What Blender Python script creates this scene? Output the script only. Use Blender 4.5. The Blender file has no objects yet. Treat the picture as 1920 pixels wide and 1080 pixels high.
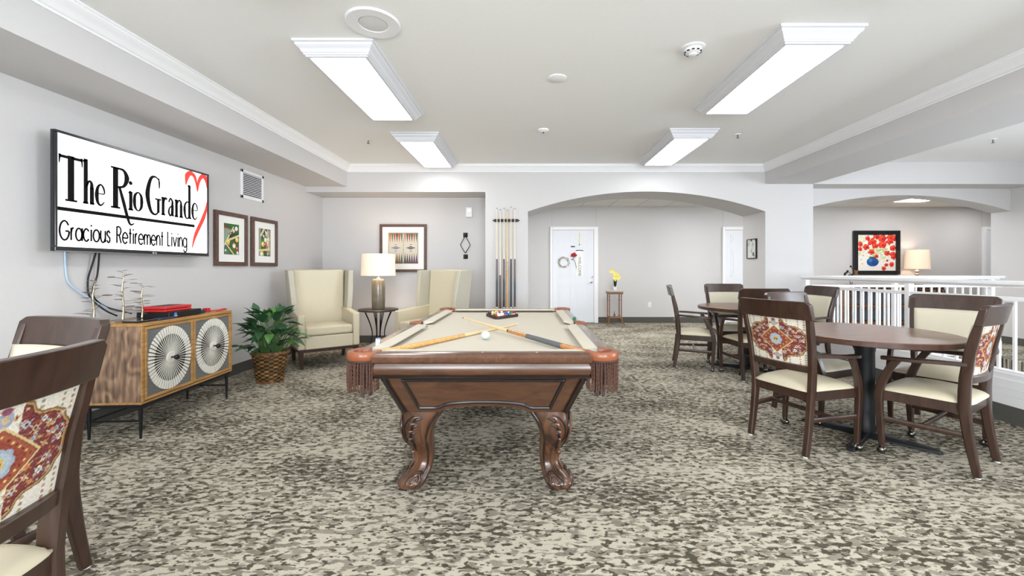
import bpy, bmesh, math, random
import numpy as np
from mathutils import Vector, Matrix

C = bpy.context.scene.collection
SC = bpy.context.scene
PI = math.pi
random.seed(7)

# ------------------------------------------------------------ camera
F = 785.0                      # focal length in pixels of the 1920 wide frame
HC = 1.19
cam_d = bpy.data.cameras.new('camera')
cam = bpy.data.objects.new('camera', cam_d); C.objects.link(cam)
cam_d.sensor_width = 36; cam_d.lens = F/1920*36
cam_d.shift_x = -25/1920; cam_d.shift_y = -36/1920
cam_d.clip_start = 0.05
cam.location = (0, 0, HC); cam.rotation_euler = (PI/2, 0, 0)
SC.camera = cam

# ------------------------------------------------------------ world, exposure, daylight
SC.view_settings.view_transform = 'Standard'
SC.view_settings.look = 'None'
SC.view_settings.gamma = 1
SC.view_settings.use_curve_mapping = False
SC.view_settings.exposure = -0.22
w = bpy.data.worlds.new('world'); SC.world = w; w.use_nodes = True
w.node_tree.nodes['Background'].inputs[0].default_value = (0.75, 0.87, 1.0, 1)
w.node_tree.nodes['Background'].inputs[1].default_value = 2.0

def area(name, loc, rot, sx, sy, power, col=(1, 1, 1)):
    d = bpy.data.lights.new(name, 'AREA'); d.shape = 'RECTANGLE'
    d.size = sx; d.size_y = sy; d.energy = power; d.color = col
    o = bpy.data.objects.new(name, d); C.objects.link(o)
    o.location = loc; o.rotation_euler = rot
    return o
PANEL = 11.0      # emission of the ceiling fixture diffusers
# daylight entering through the windows of the wall behind the camera and of the stair side, plus an added stairwell fill
area('daylight_and_fill', (-1.2, -3.35, 1.45), (PI/2+.45, 0, 0), 1.9, 1.7, 250, (0.90, 0.95, 1.0))
area('daylight_and_fill', (1.7, -3.35, 1.45), (PI/2+.45, 0, 0), 1.9, 1.7, 250, (0.90, 0.95, 1.0))
area('daylight_and_fill', (5.1, 1.26, -1.5), (PI/2+.6, 0, 0), 2.0, 1.6, 70, (0.88, 0.94, 1.0))  # added fill from below for the beam underside; no window known here
area('daylight_and_fill', (7.5, 1.0, 1.5), (PI/2+.3, 0, PI/2), 2.4, 1.9, 350, (0.84, 0.91, 1.0))

# ------------------------------------------------------------ materials
def lin(c):
    return tuple((x/255/12.92 if x/255 <= 0.04045 else ((x/255+0.055)/1.055)**2.4) for x in c)
def nmat(name):
    m = bpy.data.materials.new(name); m.use_nodes = True
    nt = m.node_tree; b = nt.nodes['Principled BSDF']
    return m, nt, b
def mat(name, rgb, rough=0.6, metal=0.0, var=0.0, vscale=30, bump=0.0, bscale=200, coat=0.0, spec=0.5):
    m, nt, b = nmat(name)
    c = lin(rgb)
    b.inputs['Base Color'].default_value = (*c, 1)
    b.inputs['Roughness'].default_value = rough
    b.inputs['Metallic'].default_value = metal
    b.inputs['Specular IOR Level'].default_value = spec
    if coat: b.inputs['Coat Weight'].default_value = coat; b.inputs['Coat Roughness'].default_value = 0.15
    tc = nt.nodes.new('ShaderNodeTexCoord')
    n = nt.nodes.new('ShaderNodeTexNoise'); n.inputs['Scale'].default_value = vscale
    nt.links.new(tc.outputs['Object'], n.inputs['Vector'])
    mx = nt.nodes.new('ShaderNodeMix'); mx.data_type = 'RGBA'
    v = max(var, 0.015)
    mx.inputs[6].default_value = (*[x*(1-v) for x in c], 1)
    mx.inputs[7].default_value = (*[min(1, x*(1+v)) for x in c], 1)
    nt.links.new(n.outputs['Fac'], mx.inputs[0]); nt.links.new(mx.outputs[2], b.inputs['Base Color'])
    if bump:
        n2 = nt.nodes.new('ShaderNodeTexNoise'); n2.inputs['Scale'].default_value = bscale
        n2.inputs['Detail'].default_value = 3
        nt.links.new(tc.outputs['Object'], n2.inputs['Vector'])
        bp = nt.nodes.new('ShaderNodeBump'); bp.inputs['Strength'].default_value = bump
        bp.inputs['Distance'].default_value = 0.004
        nt.links.new(n2.outputs['Fac'], bp.inputs['Height']); nt.links.new(bp.outputs[0], b.inputs['Normal'])
    return m
def wood(name, c1, c2, scale=(30, 30, 3), rough=0.35, dist=2.0, coat=0.0, contrast=(0.3, 0.7)):
    m, nt, b = nmat(name)
    tc = nt.nodes.new('ShaderNodeTexCoord'); mp = nt.nodes.new('ShaderNodeMapping')
    mp.inputs['Scale'].default_value = scale
    nt.links.new(tc.outputs['Object'], mp.inputs[0])
    n = nt.nodes.new('ShaderNodeTexNoise'); n.inputs['Scale'].default_value = 1.0
    n.inputs['Detail'].default_value = 5; n.inputs['Distortion'].default_value = dist
    nt.links.new(mp.outputs[0], n.inputs['Vector'])
    r = nt.nodes.new('ShaderNodeValToRGB')
    r.color_ramp.elements[0].position = contrast[0]; r.color_ramp.elements[0].color = (*lin(c1), 1)
    r.color_ramp.elements[1].position = contrast[1]; r.color_ramp.elements[1].color = (*lin(c2), 1)
    nt.links.new(n.outputs['Fac'], r.inputs[0]); nt.links.new(r.outputs[0], b.inputs['Base Color'])
    b.inputs['Roughness'].default_value = rough
    if coat: b.inputs['Coat Weight'].default_value = coat; b.inputs['Coat Roughness'].default_value = 0.2
    return m
def emis(name, rgb, s):
    m, nt, b = nmat(name)
    b.inputs['Base Color'].default_value = (*rgb, 1)
    b.inputs['Emission Color'].default_value = (*rgb, 1)
    b.inputs['Emission Strength'].default_value = s
    return m
def attrmat(name, rough=0.7, spec=0.3, bump=0.0):
    m, nt, b = nmat(name)
    a = nt.nodes.new('ShaderNodeAttribute'); a.attribute_name = 'Col'
    nt.links.new(a.outputs['Color'], b.inputs['Base Color'])
    b.inputs['Roughness'].default_value = rough; b.inputs['Specular IOR Level'].default_value = spec
    if bump:
        tc = nt.nodes.new('ShaderNodeTexCoord')
        n2 = nt.nodes.new('ShaderNodeTexNoise'); n2.inputs['Scale'].default_value = 400
        nt.links.new(tc.outputs['Object'], n2.inputs['Vector'])
        bp = nt.nodes.new('ShaderNodeBump'); bp.inputs['Strength'].default_value = bump
        bp.inputs['Distance'].default_value = 0.002
        nt.links.new(n2.outputs['Fac'], bp.inputs['Height']); nt.links.new(bp.outputs[0], b.inputs['Normal'])
    return m

def carpet_mat():
    m, nt, b = nmat('carpet')
    N = nt.nodes; L = nt.links
    tc = N.new('ShaderNodeTexCoord')
    def noise(sx, sy, detail, rough, dist, off=0):
        mp = N.new('ShaderNodeMapping'); mp.inputs['Scale'].default_value = (sx, sy, 1)
        mp.inputs['Location'].default_value = (off, off*1.7, 0)
        L.new(tc.outputs['Object'], mp.inputs[0])
        n = N.new('ShaderNodeTexNoise'); n.inputs['Scale'].default_value = 1
        n.inputs['Detail'].default_value = detail; n.inputs['Roughness'].default_value = rough
        n.inputs['Distortion'].default_value = dist
        L.new(mp.outputs[0], n.inputs['Vector']); return n.outputs['Fac']
    def math_(op, a, bb, clamp=False):
        q = N.new('ShaderNodeMath'); q.operation = op; q.use_clamp = clamp
        for i, v in enumerate((a, bb)):
            if isinstance(v, (int, float)): q.inputs[i].default_value = v
            else: L.new(v, q.inputs[i])
        return q.outputs[0]
    def step(v, lo, hi):
        q = N.new('ShaderNodeMapRange'); q.inputs['From Min'].default_value = lo; q.inputs['From Max'].default_value = hi
        L.new(v, q.inputs['Value']); return q.outputs[0]
    def mix(f, c1, c2):
        q = N.new('ShaderNodeMix'); q.data_type = 'RGBA'
        for i, v in ((6, c1), (7, c2)):
            if isinstance(v, tuple): q.inputs[i].default_value = (*v, 1)
            else: L.new(v, q.inputs[i])
        L.new(f, q.inputs[0]); return q.outputs[2]
    big = noise(1.6, 2.6, 2, 0.5, 0.3, 3)
    spot = noise(24, 42, 2.4, 0.5, 0.25, 11)
    mid = noise(15, 35, 2.5, 0.55, 0.3, 23)
    streak = noise(40, 150, 2, 0.5, 0.2, 31)
    fine = noise(220, 420, 2, 0.6, 0, 5)
    bigs = math_('MULTIPLY', math_('SUBTRACT', big, 0.5), 0.34)
    stre = math_('MULTIPLY', math_('SUBTRACT', streak, 0.5), 0.17)
    d = math_('ADD', math_('ADD', spot, bigs), stre)
    t = math_('ADD', math_('ADD', mid, math_('MULTIPLY', bigs, 0.8)), stre)
    fdark = math_('MULTIPLY', step(d, 0.54, 0.575), 0.93)
    fmid = math_('MULTIPLY', step(t, 0.47, 0.53), 0.85)
    tone = noise(6, 12, 2, 0.5, 0.3, 41)
    cream = mix(step(fine, 0.3, 0.7), lin((170, 162, 146)), lin((200, 192, 175)))
    taupe = mix(step(tone, 0.4, 0.6), lin((134, 127, 114)), lin((112, 106, 93)))
    dark = mix(step(fine, 0.3, 0.7), lin((58, 54, 44)), lin((84, 79, 65)))
    col = mix(fdark, mix(fmid, cream, taupe), dark)
    L.new(col, b.inputs['Base Color'])
    b.inputs['Roughness'].default_value = 0.95; b.inputs['Specular IOR Level'].default_value = 0.1
    bp = N.new('ShaderNodeBump'); bp.inputs['Strength'].default_value = 0.6; bp.inputs['Distance'].default_value = 0.004
    L.new(math_('ADD', fine, math_('MULTIPLY', fdark, -0.8)), bp.inputs['Height']); L.new(bp.outputs[0], b.inputs['Normal'])
    return m

M = {}
M['wall'] = mat('wall_paint', (206, 204, 203), 0.85, bump=0.15, bscale=90, spec=0.2)
M['ceil'] = mat('ceiling_paint', (240, 240, 238), 0.9, bump=0.1, bscale=120, spec=0.1)
M['trim'] = mat('white_trim', (240, 240, 241), 0.45)
M['fixture'] = mat('fixture_frame', (214, 215, 219), 0.5)
M['door'] = mat('door_paint', (228, 231, 236), 0.5)
M['carpet'] = carpet_mat()
M['base'] = mat('carpet_base', (92, 91, 86), 0.95, var=0.25, vscale=160, bump=0.6, bscale=400, spec=0.1)
M['chairwood'] = wood('chair_wood', (46, 29, 21), (66, 44, 33), (25, 25, 5), 0.33, 1.0, coat=0.25)
M['cream'] = mat('cream_vinyl', (206, 196, 170), 0.42, var=0.02, bump=0.05, bscale=150)
M['creamb'] = mat('cream_vinyl_back', (206, 199, 178), 0.45, var=0.02)
M['fabout'] = mat('armchair_outer_fabric', (190, 185, 168), 0.8, var=0.04, bump=0.2, bscale=400)
M['piping'] = mat('seam_piping', (196, 184, 155), 0.5)
M['tablewood'] = wood('table_laminate', (104, 80, 68), (138, 111, 97), (5, 40, 5), 0.3, 1.0, coat=0.3)
M['tableedge'] = wood('table_edge', (62, 40, 32), (84, 56, 44), (8, 40, 30), 0.3, 1.0)
M['black'] = mat('black_metal', (24, 25, 28), 0.4, metal=0.3)
M['blackgloss'] = mat('black_gloss', (14, 15, 18), 0.15, coat=0.5)
M['steel'] = mat('steel', (170, 172, 176), 0.25, metal=1)
M['chrome'] = mat('dark_chrome', (120, 116, 112), 0.18, metal=1)
M['glide'] = mat('white_glide', (220, 222, 225), 0.5)
M['poolwood'] = wood('pool_table_wood', (66, 41, 27), (92, 60, 40), (6, 30, 30), 0.28, 1.2, coat=0.4)
M['poolleg'] = wood('pool_leg_wood', (44, 28, 19), (106, 68, 43), (14, 14, 5), 0.26, 1.6, coat=0.45)
M['pooldark'] = mat('pool_dark_glaze', (28, 18, 16), 0.25, coat=0.5)
M['railwood'] = wood('rail_top_wood', (78, 48, 32), (98, 64, 44), (30, 4, 30), 0.22, 1.0, coat=0.6)
M['cloth'] = mat('billiard_cloth', (208, 201, 186), 0.95, var=0.03, vscale=300, bump=0.1, bscale=800, spec=0.05)
M['leather'] = mat('pocket_leather', (142, 80, 48), 0.35, var=0.1, vscale=40, coat=0.2)
M['fringe'] = mat('brown_fringe', (82, 53, 40), 0.75, var=0.45, vscale=90)
M['fringedark'] = mat('dark_leather', (58, 38, 34), 0.6)
M['ivory'] = mat('ivory', (232, 226, 208), 0.3)
M['oak'] = wood('oak_edge', (150, 108, 58), (190, 146, 88), (40, 5, 40), 0.5, 1.0)
M['slate'] = mat('door_panel_grey', (104, 106, 104), 0.8, var=0.25, vscale=120)
M['spoke'] = mat('white_spokes', (228, 224, 214), 0.6, var=0.06)
M['discdark'] = mat('disc_dark_ground', (52, 50, 46), 0.8, var=.1)
M['red'] = mat('red_plastic', (196, 40, 42), 0.4)
M['navy'] = mat('navy_plastic', (36, 48, 76), 0.4)
M['blue'] = mat('light_blue_plastic', (150, 180, 210), 0.4)
M['white'] = mat('white_plastic', (232, 233, 235), 0.4)
M['framewood'] = wood('frame_wood', (82, 60, 50), (104, 78, 66), (20, 20, 20), 0.45, 1.0)
M['matboard'] = mat('mat_board', (243, 242, 238), 0.8)
M['paint'] = attrmat('painted_print', 0.55)
M['fabricprint'] = attrmat('woven_fabric', 0.9, 0.1, 0.3)
M['wicker'] = attrmat('wicker', 0.55, 0.3)
M['twig'] = mat('champagne_metal', (150, 138, 118), 0.35, metal=0.7, var=0.2)
M['ceramic'] = mat('glazed_ceramic', (116, 108, 92), 0.25, var=0.35, vscale=14, coat=0.4)
M['shaft'] = mat('maple_shaft', (226, 200, 150), 0.3, coat=0.3)
M['shaftpale'] = mat('pale_maple', (232, 222, 200), 0.35)
M['butt'] = wood('cue_butt', (170, 104, 46), (206, 140, 70), (60, 60, 60), 0.25, 1.0, coat=0.4)
M['buttlight'] = wood('cue_butt_light', (196, 146, 76), (222, 178, 110), (60, 60, 60), 0.25, 1.0, coat=0.4)
M['wrap'] = mat('grey_wrap', (96, 98, 100), 0.9, var=0.3, vscale=400)
M['buttplum'] = mat('plum_butt', (62, 32, 44), 0.25, coat=0.4)
M['buttslate'] = mat('slate_butt', (52, 60, 68), 0.35)
M['buttbrown'] = mat('brown_butt', (88, 60, 46), 0.3, coat=0.3)
M['gold'] = mat('antique_gold', (150, 110, 62), 0.4, metal=0.4, var=0.3)
M['carved'] = wood('carved_wood', (70, 44, 30), (150, 104, 68), (30, 30, 20), 0.5, 1.5)
M['greyblue'] = mat('grey_blue_panel', (136, 146, 158), 0.7, var=0.05)
M['leafdark'] = mat('leaf_green', (44, 84, 50), 0.45, var=0.45, vscale=14)
M['leaflight'] = mat('leaf_light_green', (92, 140, 70), 0.45, var=0.25, vscale=14)
M['stem'] = mat('stem_green', (84, 118, 62), 0.6)
M['soil'] = mat('soil', (58, 46, 36), 0.95, var=0.3)
M['petal'] = mat('yellow_petal', (240, 222, 110), 0.6, var=0.08)
M['darkleaf'] = mat('dark_leaf', (34, 54, 34), 0.4)
M['rose'] = mat('rose_red', (170, 24, 34), 0.6, var=0.2)
M['standwood'] = wood('stand_wood', (112, 74, 46), (150, 106, 70), (40, 40, 8), 0.4, 1.0)
M['marble'] = mat('pale_marble', (206, 200, 196), 0.3, var=0.1, vscale=20)
M['dktile'] = mat('dark_rim', (60, 46, 40), 0.35)
M['panel'] = emis('light_diffuser', (0.985, 0.99, 1.0), PANEL)
M['panel3'] = emis('far_corridor_diffuser', (0.985, 0.99, 1.0), PANEL*1.8)
M['panel2'] = emis('corridor_light_diffuser', (0.985, 0.99, 1.0), PANEL*3.5)
M['grille'] = mat('speaker_grille', (214, 214, 212), 0.7, var=0.15, vscale=500)
M['screen'] = emis('tv_screen_white', (1, 1, 1), 1.0)
M['ink'] = mat('screen_black', (18, 16, 18), 0.6, spec=0.1)
M['heartred'] = emis('screen_red', lin((232, 62, 52)), 0.55)
M['ledblue'] = mat('blue_badge', (70, 130, 220), 0.4)
M['cableblue'] = mat('pale_blue_cable', (176, 200, 222), 0.5)
M['chalk'] = mat('chalk_blue', (110, 130, 160), 0.8)
M['green'] = mat('chalk_green', (40, 120, 90), 0.8)
M['bulbglass'] = mat('mercury_glass', (206, 200, 190), 0.15, metal=0.8)

def walnut_mat():
    m, nt, b = nmat('walnut_side'); N = nt.nodes; L = nt.links
    tc = N.new('ShaderNodeTexCoord'); mp = N.new('ShaderNodeMapping'); mp.inputs['Scale'].default_value = (5, 5, 2.6)
    L.new(tc.outputs['Object'], mp.inputs[0])
    n = N.new('ShaderNodeTexNoise'); n.inputs['Scale'].default_value = 1.0; n.inputs['Detail'].default_value = 2
    L.new(mp.outputs[0], n.inputs['Vector'])
    q = N.new('ShaderNodeMath'); q.operation = 'MULTIPLY'; q.inputs[1].default_value = 16
    L.new(n.outputs['Fac'], q.inputs[0])
    s = N.new('ShaderNodeMath'); s.operation = 'SINE'
    q2 = N.new('ShaderNodeMath'); q2.operation = 'MULTIPLY'; q2.inputs[1].default_value = 3.2
    L.new(q.outputs[0], q2.inputs[0]); L.new(q2.outputs[0], s.inputs[0])
    n3 = N.new('ShaderNodeTexNoise'); n3.inputs['Scale'].default_value = 3; n3.inputs['Detail'].default_value = 6
    mp2 = N.new('ShaderNodeMapping'); mp2.inputs['Scale'].default_value = (14, 14, 2)
    L.new(tc.outputs['Object'], mp2.inputs[0]); L.new(mp2.outputs[0], n3.inputs['Vector'])
    a = N.new('ShaderNodeMath'); a.operation = 'MULTIPLY_ADD'; a.inputs[1].default_value = 0.11
    L.new(s.outputs[0], a.inputs[0]); L.new(n3.outputs['Fac'], a.inputs[2])
    r = N.new('ShaderNodeValToRGB')
    r.color_ramp.elements[0].position = 0.25; r.color_ramp.elements[0].color = (*lin((84, 64, 50)), 1)
    r.color_ramp.elements[1].position = 0.75; r.color_ramp.elements[1].color = (*lin((168, 138, 110)), 1)
    e = r.color_ramp.elements.new(0.5); e.color = (*lin((128, 101, 80)), 1)
    L.new(a.outputs[0], r.inputs[0]); L.new(r.outputs[0], b.inputs['Base Color'])
    b.inputs['Roughness'].default_value = 0.5
    return m
M['walnut'] = walnut_mat()
def tile_mat():
    m, nt, b = nmat('ceiling_tile'); N = nt.nodes; L = nt.links
    tc = N.new('ShaderNodeTexCoord'); mp = N.new('ShaderNodeMapping')
    L.new(tc.outputs['Object'], mp.inputs[0])
    k = N.new('ShaderNodeTexBrick'); k.offset = 0; k.inputs['Scale'].default_value = 1
    k.inputs['Brick Width'].default_value = 0.61; k.inputs['Row Height'].default_value = 0.61
    k.inputs['Mortar Size'].default_value = 0.012
    k.inputs['Color1'].default_value = (*lin((228, 227, 222)), 1); k.inputs['Color2'].default_value = (*lin((224, 223, 219)), 1)
    k.inputs['Mortar'].default_value = (*lin((196, 196, 194)), 1)
    L.new(mp.outputs[0], k.inputs['Vector']); L.new(k.outputs['Color'], b.inputs['Base Color'])
    b.inputs['Roughness'].default_value = 0.9
    return m
M['tile'] = tile_mat()
def shade_mat(name, rgb, glow):
    m, nt, b = nmat(name)
    b.inputs['Base Color'].default_value = (*lin(rgb), 1); b.inputs['Roughness'].default_value = 0.9
    b.inputs['Emission Color'].default_value = (*lin((255, 226, 196)), 1); b.inputs['Emission Strength'].default_value = glow
    return m
M['shade'] = shade_mat('linen_lamp_shade', (236, 224, 208), 0.42)
M['shade2'] = shade_mat('mottled_lamp_shade', (226, 208, 184), 0.42)

# ------------------------------------------------------------ mesh helpers
class MB:
    def __init__(s): s.v = []; s.f = []; s.col = None
    def add(s, vs, fs):
        o = len(s.v); s.v += [tuple(p) for p in vs]; s.f += [tuple(i+o for i in f) for f in fs]; return s
    def box(s, x0, x1, y0, y1, z0, z1, mtx=None):
        vs = [(x, y, z) for z in (z0, z1) for y in (y0, y1) for x in (x0, x1)]
        if mtx: vs = [tuple(mtx @ Vector(p)) for p in vs]
        return s.add(vs, [(0, 2, 3, 1), (4, 5, 7, 6), (0, 1, 5, 4), (2, 6, 7, 3), (0, 4, 6, 2), (1, 3, 7, 5)])
    def hexa(s, bot, top):         # 4 bottom pts, 4 top pts, counter-clockwise from above
        return s.add(list(bot)+list(top), [(3, 2, 1, 0), (4, 5, 6, 7)]+[(i, (i+1) % 4, 4+(i+1) % 4, 4+i) for i in range(4)])
    def prism(s, poly, fn, t0, t1):   # poly 2-D, fn(u,v,t)->xyz
        n = len(poly)
        vs = [fn(u, v, t0) for u, v in poly]+[fn(u, v, t1) for u, v in poly]
        return s.add(vs, [tuple(range(n-1, -1, -1)), tuple(range(n, 2*n))]+[(i, (i+1) % n, n+(i+1) % n, n+i) for i in range(n)])
    def lathe(s, prof, n=24, c=(0, 0), a0=0, sx=1, sy=1):
        vs = []; fs = []
        for r, z in prof:
            for k in range(n):
                a = a0+2*PI*k/n; vs.append((c[0]+r*math.cos(a)*sx, c[1]+r*math.sin(a)*sy, z))
        for i in range(len(prof)-1):
            for k in range(n):
                fs.append((i*n+k, i*n+(k+1) % n, (i+1)*n+(k+1) % n, (i+1)*n+k))
        fs.append(tuple(range(n-1, -1, -1))); fs.append(tuple((len(prof)-1)*n+k for k in range(n)))
        return s.add(vs, fs)
    def tube(s, pts, rad, n=8, up=None, prof=None, caps=True):
        """prof: list of (a,b) unit cross section; rad: scalar, list, or list of (ra,rb)"""
        P = [Vector(p) for p in pts]; m = len(P)
        if prof is None: prof = [(math.cos(2*PI*k/n), math.sin(2*PI*k/n)) for k in range(n)]
        n = len(prof)
        if not isinstance(rad, (list, tuple)): rad = [rad]*m
        elif len(rad) == 2 and m != 2 and not isinstance(rad[0], tuple): rad = [rad]*m
        vs = []; prevu = Vector(up) if up else None
        for i in range(m):
            t = (P[min(i+1, m-1)]-P[max(i-1, 0)]).normalized()
            u0 = prevu if prevu else (Vector((0, 0, 1)) if abs(t.z) < .9 else Vector((1, 0, 0)))
            a = u0.cross(t)
            if a.length < 1e-5: a = Vector((0, 1, 0)).cross(t)
            a.normalize(); b = t.cross(a).normalized()
            if up is None: prevu = b
            r = rad[i]; ra, rb = (r if isinstance(r, tuple) else (r, r))
            for ca, cb in prof: vs.append(P[i]+a*(ca*ra)+b*(cb*rb))
        fs = []
        for i in range(m-1):
            for k in range(n): fs.append((i*n+k, i*n+(k+1) % n, (i+1)*n+(k+1) % n, (i+1)*n+k))
        if caps: fs.append(tuple(range(n-1, -1, -1))); fs.append(tuple((m-1)*n+k for k in range(n)))
        return s.add(vs, fs)
    def bar(s, pts, wa, wb, up=(0, 0, 1)):   # rectangular section, wa sideways, wb along up
        m = len(pts)
        if not isinstance(wa, list): wa = [wa]*m
        if not isinstance(wb, list): wb = [wb]*m
        q = .3
        return s.tube(pts, [(wa[i]/2, wb[i]/2) for i in range(m)], up=up,
                      prof=[(-1, -1+q), (-1+q, -1), (1-q, -1), (1, -1+q), (1, 1-q), (1-q, 1), (-1+q, 1), (-1, 1-q)])
    def sphere(s, c, r, n=16, m=10, sz=1.0):
        prof = [(max(1e-5, r*math.sin(PI*i/m)), -r*sz*math.cos(PI*i/m)) for i in range(m+1)]
        o = MB().lathe(prof, n); o.v = [(p[0]+c[0], p[1]+c[1], p[2]+c[2]) for p in o.v]
        return s.add(o.v, o.f)
    def xf(s, mtx): s.v = [tuple(mtx @ Vector(p)) for p in s.v]; return s
    def build(s, name, m, parent=None, smooth=40, bevel=0, segs=2, recalc=True):
        me = bpy.data.meshes.new(name); me.from_pydata(s.v, [], s.f)
        if recalc:
            bm = bmesh.new(); bm.from_mesh(me); bmesh.ops.recalc_face_normals(bm, faces=bm.faces); bm.to_mesh(me); bm.free()
        me.materials.append(m if not isinstance(m, str) else M[m])
        if smooth:
            me.polygons.foreach_set('use_smooth', [True]*len(me.polygons))
            me.set_sharp_from_angle(angle=math.radians(smooth))
        o = bpy.data.objects.new(name, me); C.objects.link(o)
        if parent is not None: o.parent = parent
        if bevel:
            b = o.modifiers.new('bevel', 'BEVEL'); b.width = bevel; b.segments = segs; b.limit_method = 'ANGLE'
            b.angle_limit = math.radians(35); b.harden_normals = False
        return o
def tag(o, label, cat, group=None):
    o['label'] = label; o['category'] = cat
    if group: o['group'] = group
    return o
def struct(o): o['kind'] = 'structure'; return o
def thing(name, label, cat, loc=(0, 0, 0), rotz=0, group=None):
    o = bpy.data.objects.new(name, None); C.objects.link(o); o.empty_display_size = .1
    o.location = loc; o.rotation_euler = (0, 0, rotz); return tag(o, label, cat, group)
def dup(root, loc, rotz, label, group=None):
    def cp(o, parent):
        c = o.copy(); C.objects.link(c); c.parent = parent
        for ch in o.children: cp(ch, c)
        return c
    r = cp(root, None); r.location = loc; r.rotation_euler = (0, 0, rotz); r['label'] = label
    if group: r['group'] = group
    return r
def cr(pts, k=6):         # Catmull-Rom through the points
    P = [Vector(p) for p in pts]; out = []
    for i in range(len(P)-1):
        p0 = P[max(i-1, 0)]; p1 = P[i]; p2 = P[i+1]; p3 = P[min(i+2, len(P)-1)]
        for j in range(k):
            t = j/k
            out.append(0.5*((2*p1)+(p2-p0)*t+(2*p0-5*p1+4*p2-p3)*t*t+(3*p1-p0-3*p2+p3)*t**3))
    out.append(P[-1]); return out
def interp(vals, k=6):
    out = []
    for i in range(len(vals)-1):
        for j in range(k): out.append(vals[i]+(vals[i+1]-vals[i])*j/k)
    out.append(vals[-1]); return out
def at(px, py, d):        # the point seen at a pixel, at distance d along the view
    return ((px-985)/F*d, d, HC-(py-504)/F*d)

class Canvas:             # a small colour field that becomes the woven / painted surface colour
    def __init__(s, nx, ny, rgb):
        s.nx, s.ny = nx, ny; s.a = np.tile(np.array(rgb, float), (ny, nx, 1))
        s.X, s.Y = np.meshgrid(np.linspace(0, 1, nx), np.linspace(1, 0, ny))   # Y up
    def ell(s, cx, cy, rx, ry, rgb, ang=0, al=1.0):
        dx, dy = s.X-cx, s.Y-cy; c, q = math.cos(ang), math.sin(ang)
        m = ((dx*c+dy*q)/rx)**2+((-dx*q+dy*c)/ry)**2 < 1
        s.a[m] = s.a[m]*(1-al)+np.array(rgb)*al
    def poly(s, pts, rgb, al=1.0):
        ins = np.zeros(s.X.shape, bool); n = len(pts)
        for i in range(n):
            x1, y1 = pts[i]; x2, y2 = pts[(i+1) % n]
            if y1 == y2: continue
            c = ((s.Y < y1) != (s.Y < y2)) & (s.X < (x2-x1)*(s.Y-y1)/(y2-y1)+x1); ins ^= c
        s.a[ins] = s.a[ins]*(1-al)+np.array(rgb)*al
    def line(s, p, q, wd, rgb, asp=1.0):
        px, py = p; qx, qy = q; dx, dy = qx-px, (qy-py)*asp; L2 = dx*dx+dy*dy+1e-9
        t = np.clip(((s.X-px)*dx+(s.Y-py)*asp*dy)/L2, 0, 1)
        s.a[np.hypot(s.X-px-t*dx, (s.Y-py)*asp-t*dy) < wd] = rgb
    def grid(s, name, fn, m, parent):    # fn(u,v) -> xyz
        me = bpy.data.meshes.new(name)
        vs = [fn(i/(s.nx-1), 1-j/(s.ny-1)) for j in range(s.ny) for i in range(s.nx)]
        fs = [(j*s.nx+i, (j+1)*s.nx+i, (j+1)*s.nx+i+1, j*s.nx+i+1) for j in range(s.ny-1) for i in range(s.nx-1)]
        me.from_pydata(vs, [], fs); me.materials.append(M[m] if isinstance(m, str) else m)
        at_ = me.color_attributes.new('Col', 'FLOAT_COLOR', 'POINT')
        c = np.clip(s.a/255, 0, 1); c = np.where(c <= .04045, c/12.92, ((c+.055)/1.055)**2.4)
        c = np.concatenate([c, np.ones((s.ny, s.nx, 1))], 2).astype(np.float32)
        at_.data.foreach_set('color', c.ravel())
        me.polygons.foreach_set('use_smooth', [True]*len(me.polygons))
        o = bpy.data.objects.new(name, me); C.objects.link(o); o.parent = parent; return o

# ------------------------------------------------------------ the setting
XL, YB, YF = -3.27, 6.24, -3.5         # left wall, arch wall, wall behind the camera
ZC, ZR = 2.735, 2.78
def boxo(name, m, *bs, bevel=0):
    b = MB()
    for q in bs: b.box(*q)
    return struct(b.build(name, m, smooth=0, bevel=bevel))
HX0, HX1, HY0, HY1 = 3.86, 6.35, 1.2, 5.66     # stairwell opening
boxo('floor', 'carpet', (-3.42, HX0, YF-.15, 9.4, -.2, 0), (HX0, HX1, YF-.15, HY0, -.2, 0),
     (HX0, HX1, HY1, 9.4, -.2, 0), (HX1, 11.6, YF-.15, 9.4, -.2, 0), (-3.6, -3.42, 6.9, 9.4, -.2, 0))
boxo('floor_lower', 'carpet', (HX0-.2, HX1+.2, HY0-.2, HY1+.2, -3.1, -3.0))
boxo('wall_stairwell', 'wall', (HX0-.15, HX0, HY0-.15, HY1+.15, -3.0, -.2), (HX1, HX1+.15, HY0-.15, HY1+.15, -3.0, -.2),
     (HX0, HX1, HY0-.15, HY0, -3.0, -.2), (HX0, HX1, HY1, HY1+.15, -3.0, -.2))
boxo('wall_left', 'wall', (XL-.15, XL, YF-.15, 6.9, 0, 2.95))
boxo('ceiling', 'ceil', (XL, 3.95, YF, YB, ZC, 2.95))
boxo('ceiling_right', 'ceil', (3.95, 7.65, YF, YB, ZR, 2.95))
boxo('ceiling_corridor', 'tile', (-3.6, 11.6, 6.88, 9.25, 2.557, 2.65))
boxo('trim_1', 'wall', (XL, -2.66, YF, YB, 2.414, ZC))                   # soffit over the television wall
boxo('trim_2', 'wall', (3.577, 4.29, YF, YB, 2.454, ZR))                 # beam over the stair rail
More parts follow.
